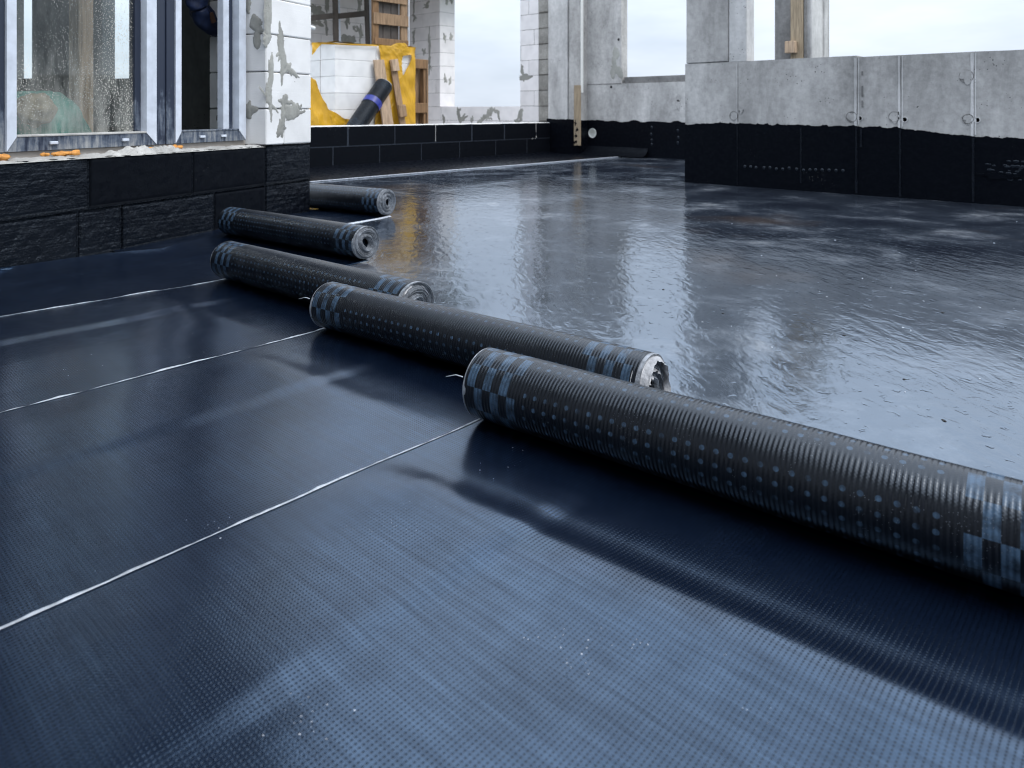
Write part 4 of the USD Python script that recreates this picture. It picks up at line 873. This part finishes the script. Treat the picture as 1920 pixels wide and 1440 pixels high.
# ---------------------------------------------------------------- things in the unfinished room
FS = Frame((-7.5, 5.05), (0, 1))
stack = thing('block_pallet', 'pallet of white aerated blocks half covered with torn yellow plastic wrap', 'block stack', (-7.8, 5.6, 0.1))
SH = .2045
for r_ in range(7):
    z0 = .035 + r_ * SH
    for c_ in range(2):
        for d_ in range(2):
            obj('block', fbox(FS, c_ * .615 + .002, c_ * .615 + .611, -.31 - d_ * .32 + rng.normal(0, .002), -d_ * .32 + (rng.normal(0, .002)), z0 + .001, z0 + SH - .001, .004), m_aac, stack)
for x in (0, .55, 1.1): obj('pallet_bearer', fbox(FS, x + .01, x + .11, -.62, -.01, .002, .033, .004), m_wood_dark, stack)
def wrap(pix, name='plastic_wrap', off=.008, amp=.010, seed=1, mat=m_yellow, holes=()):
    poly = sg.Polygon([FS.at(u, v, off) for u, v in pix]).buffer(0)
    for h in holes: poly = poly.difference(sg.Polygon([FS.at(u, v, off) for u, v in h]).buffer(0))
    minx, miny, maxx, maxy = poly.bounds; out = []
    for g in polys(poly):
        v2, f2 = trimesh.creation.triangulate_polygon(g.segmentize(.05), engine='earcut')
        v3 = np.c_[v2, np.zeros(len(v2))]
        for _ in range(4):
            ed = np.linalg.norm(v3[f2] - v3[np.roll(f2, -1, 1)], axis=2).max()
            if ed < .03: break
            v3, f2 = trimesh.remesh.subdivide(v3, f2)
        d = meshkit.fbm(np.stack([v3[:, 0] * 9 + v3[:, 1] * 5, v3[:, 1] * 6 - v3[:, 0] * 4, v3[:, 0] * 0 + seed], -1), 4, seed)
        o = off + amp * 2.2 * d
        w = FS.world(v3[:, 0], o, v3[:, 1]); n0 = np.cross(w[f2[:, 1]] - w[f2[:, 0]], w[f2[:, 2]] - w[f2[:, 0]]).sum(0)
        if n0[:2] @ FS.n < 0: f2 = f2[:, ::-1]
        out.append((w, f2))
    obj(name, join(out), mat, stack, smooth=True)
wrap([(706, 84), (730, 86), (740, 81), (755, 81), (762, 88), (776, 89), (776, 240), (700, 240), (706, 180), (712, 110)], amp=.030, holes=[[(752, 105), (768, 103), (765, 122), (752, 142), (750, 122)]])
wrap([(575, 142), (588, 150), (600, 180), (612, 205), (628, 212), (640, 222), (660, 225), (700, 240), (570, 240)], off=.03, amp=.03, seed=4)
FT = Frame(FS.world(0, .012, 0)[:2], (1, 0)) 
tw = .62
sheet_n = 40; sx, sy = np.meshgrid(np.linspace(-.02, 1.24, sheet_n), np.linspace(-.66, .012, 24), indexing='ij')
top_z = .035 + 7 * SH + .004 + .03 * (meshkit.fbm(np.stack([sx * 7, sy * 7, sx * 0], -1), 3, 12)) ** 2
obj('plastic_wrap', (FS.world(sx, sy, top_z).reshape(-1, 3), grid_faces(sheet_n, 24)), m_yellow, stack, smooth=True)
wrap([(583, 80), (600, 79), (630, 81), (660, 82), (706, 84), (706, 87), (650, 85), (602, 83), (592, 92), (583, 104)], off=.012, amp=.02, seed=9)

def leaning(F, thingp, name, u0, v0, u1, v1, width, o_top, o_bot, th, mat, zmin=.0, jitter=.002):
    """A board whose centre line runs between two picture points, leaning back at the top."""
    ta, za = F.at(u0, v0, o_top); tb, zb = F.at(u1, v1, o_bot)
    d = np.array([tb - ta, zb - za]); ln = np.hypot(*d); k = max(0, (zb - zmin) / max(1e-6, (za - zb)))
    tb, zb, ob = tb + (tb - ta) * k, zmin, o_bot + (o_bot - o_top) * k
    A, B = F.world(ta, o_top, za), F.world(tb, ob, zb)
    z = A - B; L_ = np.linalg.norm(z); z /= L_; x = F.world(1, 0, 0) - F.world(0, 0, 0); x -= z * (x @ z); x /= np.linalg.norm(x); y = np.cross(z, x)
    return obj(name, wbox((A + B) / 2, (width / 2, th / 2, L_ / 2), .004, np.stack([x, y, z], 1), jitter), mat, thingp), (A, B, x, y, z)
pl = thing('wooden_plank', 'wide pale plank leaning on the block pallet behind the leaning roll', 'plank', tuple(FS.world(.7, .2, 0)))
leaning(FS, pl, 'board', 709.5, 112, 727, 232, .165, .05, .14, .024, m_wood_pale)
pl2 = thing('wooden_plank', 'rough split batten with nailed end blocks leaning on yellow wrap', 'plank', tuple(FS.world(.9, .2, 0)))
_, (A, B, x, y, z) = leaning(FS, pl2, 'board', 735, 112, 754, 232, .085, .05, .13, .03, m_wood, jitter=.005)
for s_ in (.06, .0):
    pass
la = np.linalg.norm(A - B)
obj('end_block', wbox(A - z * .075 + y * (-.036 if (y[:2] @ FS.n) < 0 else .036), (.052, .024, .075), .004, np.stack([x, y, z], 1), .002), m_wood_pale, pl2)
tb_, zb_ = FS.at(749, 208, .11)
obj('end_block', wbox(FS.world(tb_, .165, zb_), (.055, .022, .075), .006, np.stack([x, y, z], 1), .006), m_wood, pl2)
# pallet standing on edge at the right of the stack
FPa = Frame((-7.62, 6.34), (0, 1))
pa = thing('wooden_pallet', 'brown wooden pallet standing upright on edge right of the yellow wrapped stack', 'pallet', tuple(FPa.world(.1, 0, 0)))
a0, a1 = FPa.at(776.5, 160)[0], FPa.at(803, 160)[0]
ztop_ = FPa.at(790, 111)[1]
for (v0, v1) in ((111, 129), (193, 212)):
    obj('pallet_block', fbox(FPa, a0 + .01, a1 - .018, -.12, .0, FPa.at(790, v1)[1], FPa.at(790, v0)[1], .008), m_wood_dark, pa)
obj('pallet_block', fbox(FPa, a0 + .01, a1 - .018, -.12, .0, .002, .12, .008), m_wood_dark, pa)
for t in (0.05, .09):
    pass
obj('pallet_board', fbox(FPa, a1 - .02, a1, -.80, .004, .002, ztop_ - .003, .003), m_wood, pa)
obj('pallet_board', fbox(FPa, a0 - .012, a0 + .008, -.80, .004, .002, ztop_ - .003, .003), m_wood_dark, pa)
obj('pallet_stringer', fbox(FPa, a0 + .022, a1 - .07, -.14, -.121, .01, ztop_ - .02, .003), m_wood, pa)
obj('pallet_stringer', fbox(FPa, a1 - .065, a1 - .024, -.10, -.02, .13, ztop_ - .12, .003), m_wood_dark, pa)
# slatted wooden crate frame standing behind the stack
FY = Frame((-9.2, 6.2), (0, 1))
cr = thing('wooden_crate_frame', 'brown wooden frame with cross rails standing behind the yellow stack', 'wooden frame', tuple(FY.world(1, 0, 0)))
def ybox(u0, u1, v0, v1, o0, o1, name, mat, parent, F=FY, lean=0.0):
    ta, za = F.at(u0, v1); tb, zb = F.at(u1, v0); obj(name, fbox(F, ta, tb, o0, o1, za, zb, .004, .002), mat, parent)
ybox(699, 710, -40, 232, -.04, 0, 'stile', m_wood_dark, cr); ybox(752, 764, -40, 232, -.04, 0, 'stile', m_wood, cr)
ybox(699.5, 764, 31, 44, .001, .03, 'rail', m_wood, cr); ybox(701, 764, 77, 88, .001, .03, 'rail', m_wood_dark, cr); ybox(699, 762, -12, 1, .001, .03, 'rail', m_wood, cr)
for i, (u0, u1) in enumerate(((710.5, 722), (723, 737), (738, 751.5))):
    ybox(u0, u1, -30, 200, -.09, -.06, 'back_board', m_steel, cr)
# steel window frame leaning on the left wall
FX = Frame((-9.9, 5.6), (0, 1))
fr = thing('window_frame', 'empty brown and white window frame leaning on the left block wall', 'window frame', tuple(FX.world(1, 0, 0)))
def xbar(pu, o0, o1, name, mat): obj(name, plate(FX, sg.Polygon([FX.at(u, v) for u, v in pu]), o0, o1), mat, fr)
xbar([(622, -40), (629.5, -40), (636, 232), (628, 232)], 0, .05, 'profile', m_steel)
xbar([(629.5, -40), (634, -40), (641.5, 232), (636.3, 232)], -.02, .03, 'profile', m_white_pvc)
xbar([(560, 31), (622.6, 24.5), (623, 35), (560, 42)], .001, .046, 'profile', m_steel)
xbar([(632, 25.5), (683.5, 20), (684, 31), (632.5, 36)], .001, .046, 'profile', m_steel)
xbar([(681, -40), (686.5, -40), (696, 232), (690, 232)], 0, .05, 'profile', m_steel)
xbar([(686.8, -40), (694.5, -40), (706, 232), (696.3, 232)], 0, .06, 'profile', m_white_pvc)
xbar([(695.5, 41), (708.5, 40.5), (708.5, 44), (695.7, 44.5)], .061, .08, 'clip', m_white_pvc)
# roll leaning on the stack
lr = thing('bitumen_roll', 'wrapped bitumen roll with blue band leaning on the block pallet', 'bitumen roll', tuple(FS.world(.5, .3, .1)))
T1, Z1 = FS.at(720, 161, .12); T0_, Z0_ = FS.at(668, 238, .30)
A = FS.world(T1, .12, Z1); B = FS.world(T0_, .30, Z0_); dz = A - B; dz /= np.linalg.norm(dz)
B = A - dz * 0.86 if (A - dz * .86)[2] > .03 else B
xx = np.cross(dz, [0, 0, 1.]); xx /= np.linalg.norm(xx); yy = np.cross(xx, dz)
RR, pitch = .118, .0075
ph = np.linspace(0, (RR - .028) / pitch * 2 * np.pi, 560); R = RR - pitch * ph / 2 / np.pi; R = R * (1 + .25 * (1 - R / RR) ** 2 * np.sin(2 * ph))
s = np.linspace(0, 1, 12); Ln = np.linalg.norm(A - B); S = s[None] * Ln + (.003 * np.sin(ph * .3))[:, None]
P = B + S[..., None] * dz + (R * np.cos(ph))[:, None, None] * xx + (R * np.sin(ph))[:, None, None] * yy
m_roll_lean = roll_material('printed_bitumen_roll_leaning', float(Ln), print_col=(0.012, 0.02, 0.03), base=(0.0015, 0.002, 0.003), ior=1.28)
arc = np.r_[0, np.cumsum(np.hypot(np.diff(R * np.cos(ph)), np.diff(R * np.sin(ph))))]
obj('roll_body', (P.reshape(-1, 3), grid_faces(560, 12)), m_roll_lean, lr, smooth=True, uv=np.stack([S, np.broadcast_to(arc[:, None], S.shape)], -1).reshape(-1, 2))
rows = [B + (Ln + d_)[:, None] * dz + (rr * np.cos(ph))[:, None] * xx + (rr * np.sin(ph))[:, None] * yy for rr, d_ in ((R - .0005, ph * 0 - .003), (R - .0005, .006 + .006 * noise1(ph, 3, .5, 2)), (R - .004, .006 + .006 * noise1(ph, 4, .5, 2)), (R - .004, ph * 0 - .003))]
obj('roll_end', (np.stack(rows, 1).reshape(-1, 3), grid_faces(len(ph), 4)), m_film_end, lr, smooth=True)
g_ = np.linspace(0, 2 * np.pi, 49); lz = np.linspace(Ln - .40, Ln - .31, 5)
P = B + lz[None, :, None] * dz + ((RR + .003) * np.cos(g_))[:, None, None] * xx + ((RR + .003) * np.sin(g_))[:, None, None] * yy
obj('paper_band', (P.reshape(-1, 3), grid_faces(49, 5)), m_blue, lr, smooth=True)
obj('core', tube(np.array([A - dz * .1, A - dz * .02]), .02, 12), m_core, lr)
# floor level of that room is raised by a screed
obj('room_floor', slab_poly(sg.box(-10.39, 2.7, -7.18, 8.59), .0005, .0015), m_conc, kind='structure')
# small white plug on the house corner
tpl, zpl = FH.at(583.5, 49)
obj('plastic_plug', tube(np.array([FH.world(-.004, -.02, zpl), FH.world(.055, -.02, zpl - .006)]), [.011, .012], 10), m_pipe, house)
# grit and torn bits scattered over floor and sheets, too many and too small to count
def chips(pix, r0, r1, z0, seed):
    r_ = np.random.default_rng(seed); out = []
    for (u, v) in pix:
        q = trimesh.creation.icosphere(1, 1.0); p = np.array(q.vertices) * (1 + .5 * r_.normal(0, .5, (42, 1))); sc = r_.uniform(r0, r1) * np.array([1.5, 1, .4]) * r_.uniform(.7, 1.3, 3)
        p = (p * sc) @ trimesh.transformations.rotation_matrix(r_.uniform(0, 6.3), [0, 0, 1])[:3, :3].T
        out.append((p + ground(u, v, z0) + [0, 0, sc[2] * .5], np.array(q.faces)))
    return join(out)
r_ = np.random.default_rng(5)
pf = [(u, v) for u, v in zip(r_.uniform(780, 1915, 420), 340 + 560 * r_.random(420) ** 1.3) if v < 400 + (u - 780) * .40 and (u < 1285 or v > 395)]
obj('floor_grit', chips(pf[:26], .001, .0032, 0, 6), m_core, label='dark grit and torn bits scattered over the wet concrete floor', cat='grit', kind='stuff')
obj('pale_grit', chips(pf[130:165], .001, .0025, 0, 7), m_film, label='pale specks of film and mortar on the wet concrete floor', cat='grit', kind='stuff')
ps = [(c[0] + d[0] * 34, c[1] + d[1] * 16) for c in ((1045, 1200), (600, 1325), (1180, 1215), (940, 870), (560, 1360), (400, 640), (150, 690), (1350, 1205), (1085, 1240), (410, 980)) for d in r_.normal(0, 1, (9, 2))]
obj('sheet_crumbs', chips(ps, .0002, .0007, .012, 8), m_film, label='tiny pale crumbs lying in clusters on the laid bitumen sheets', cat='crumbs', kind='stuff')
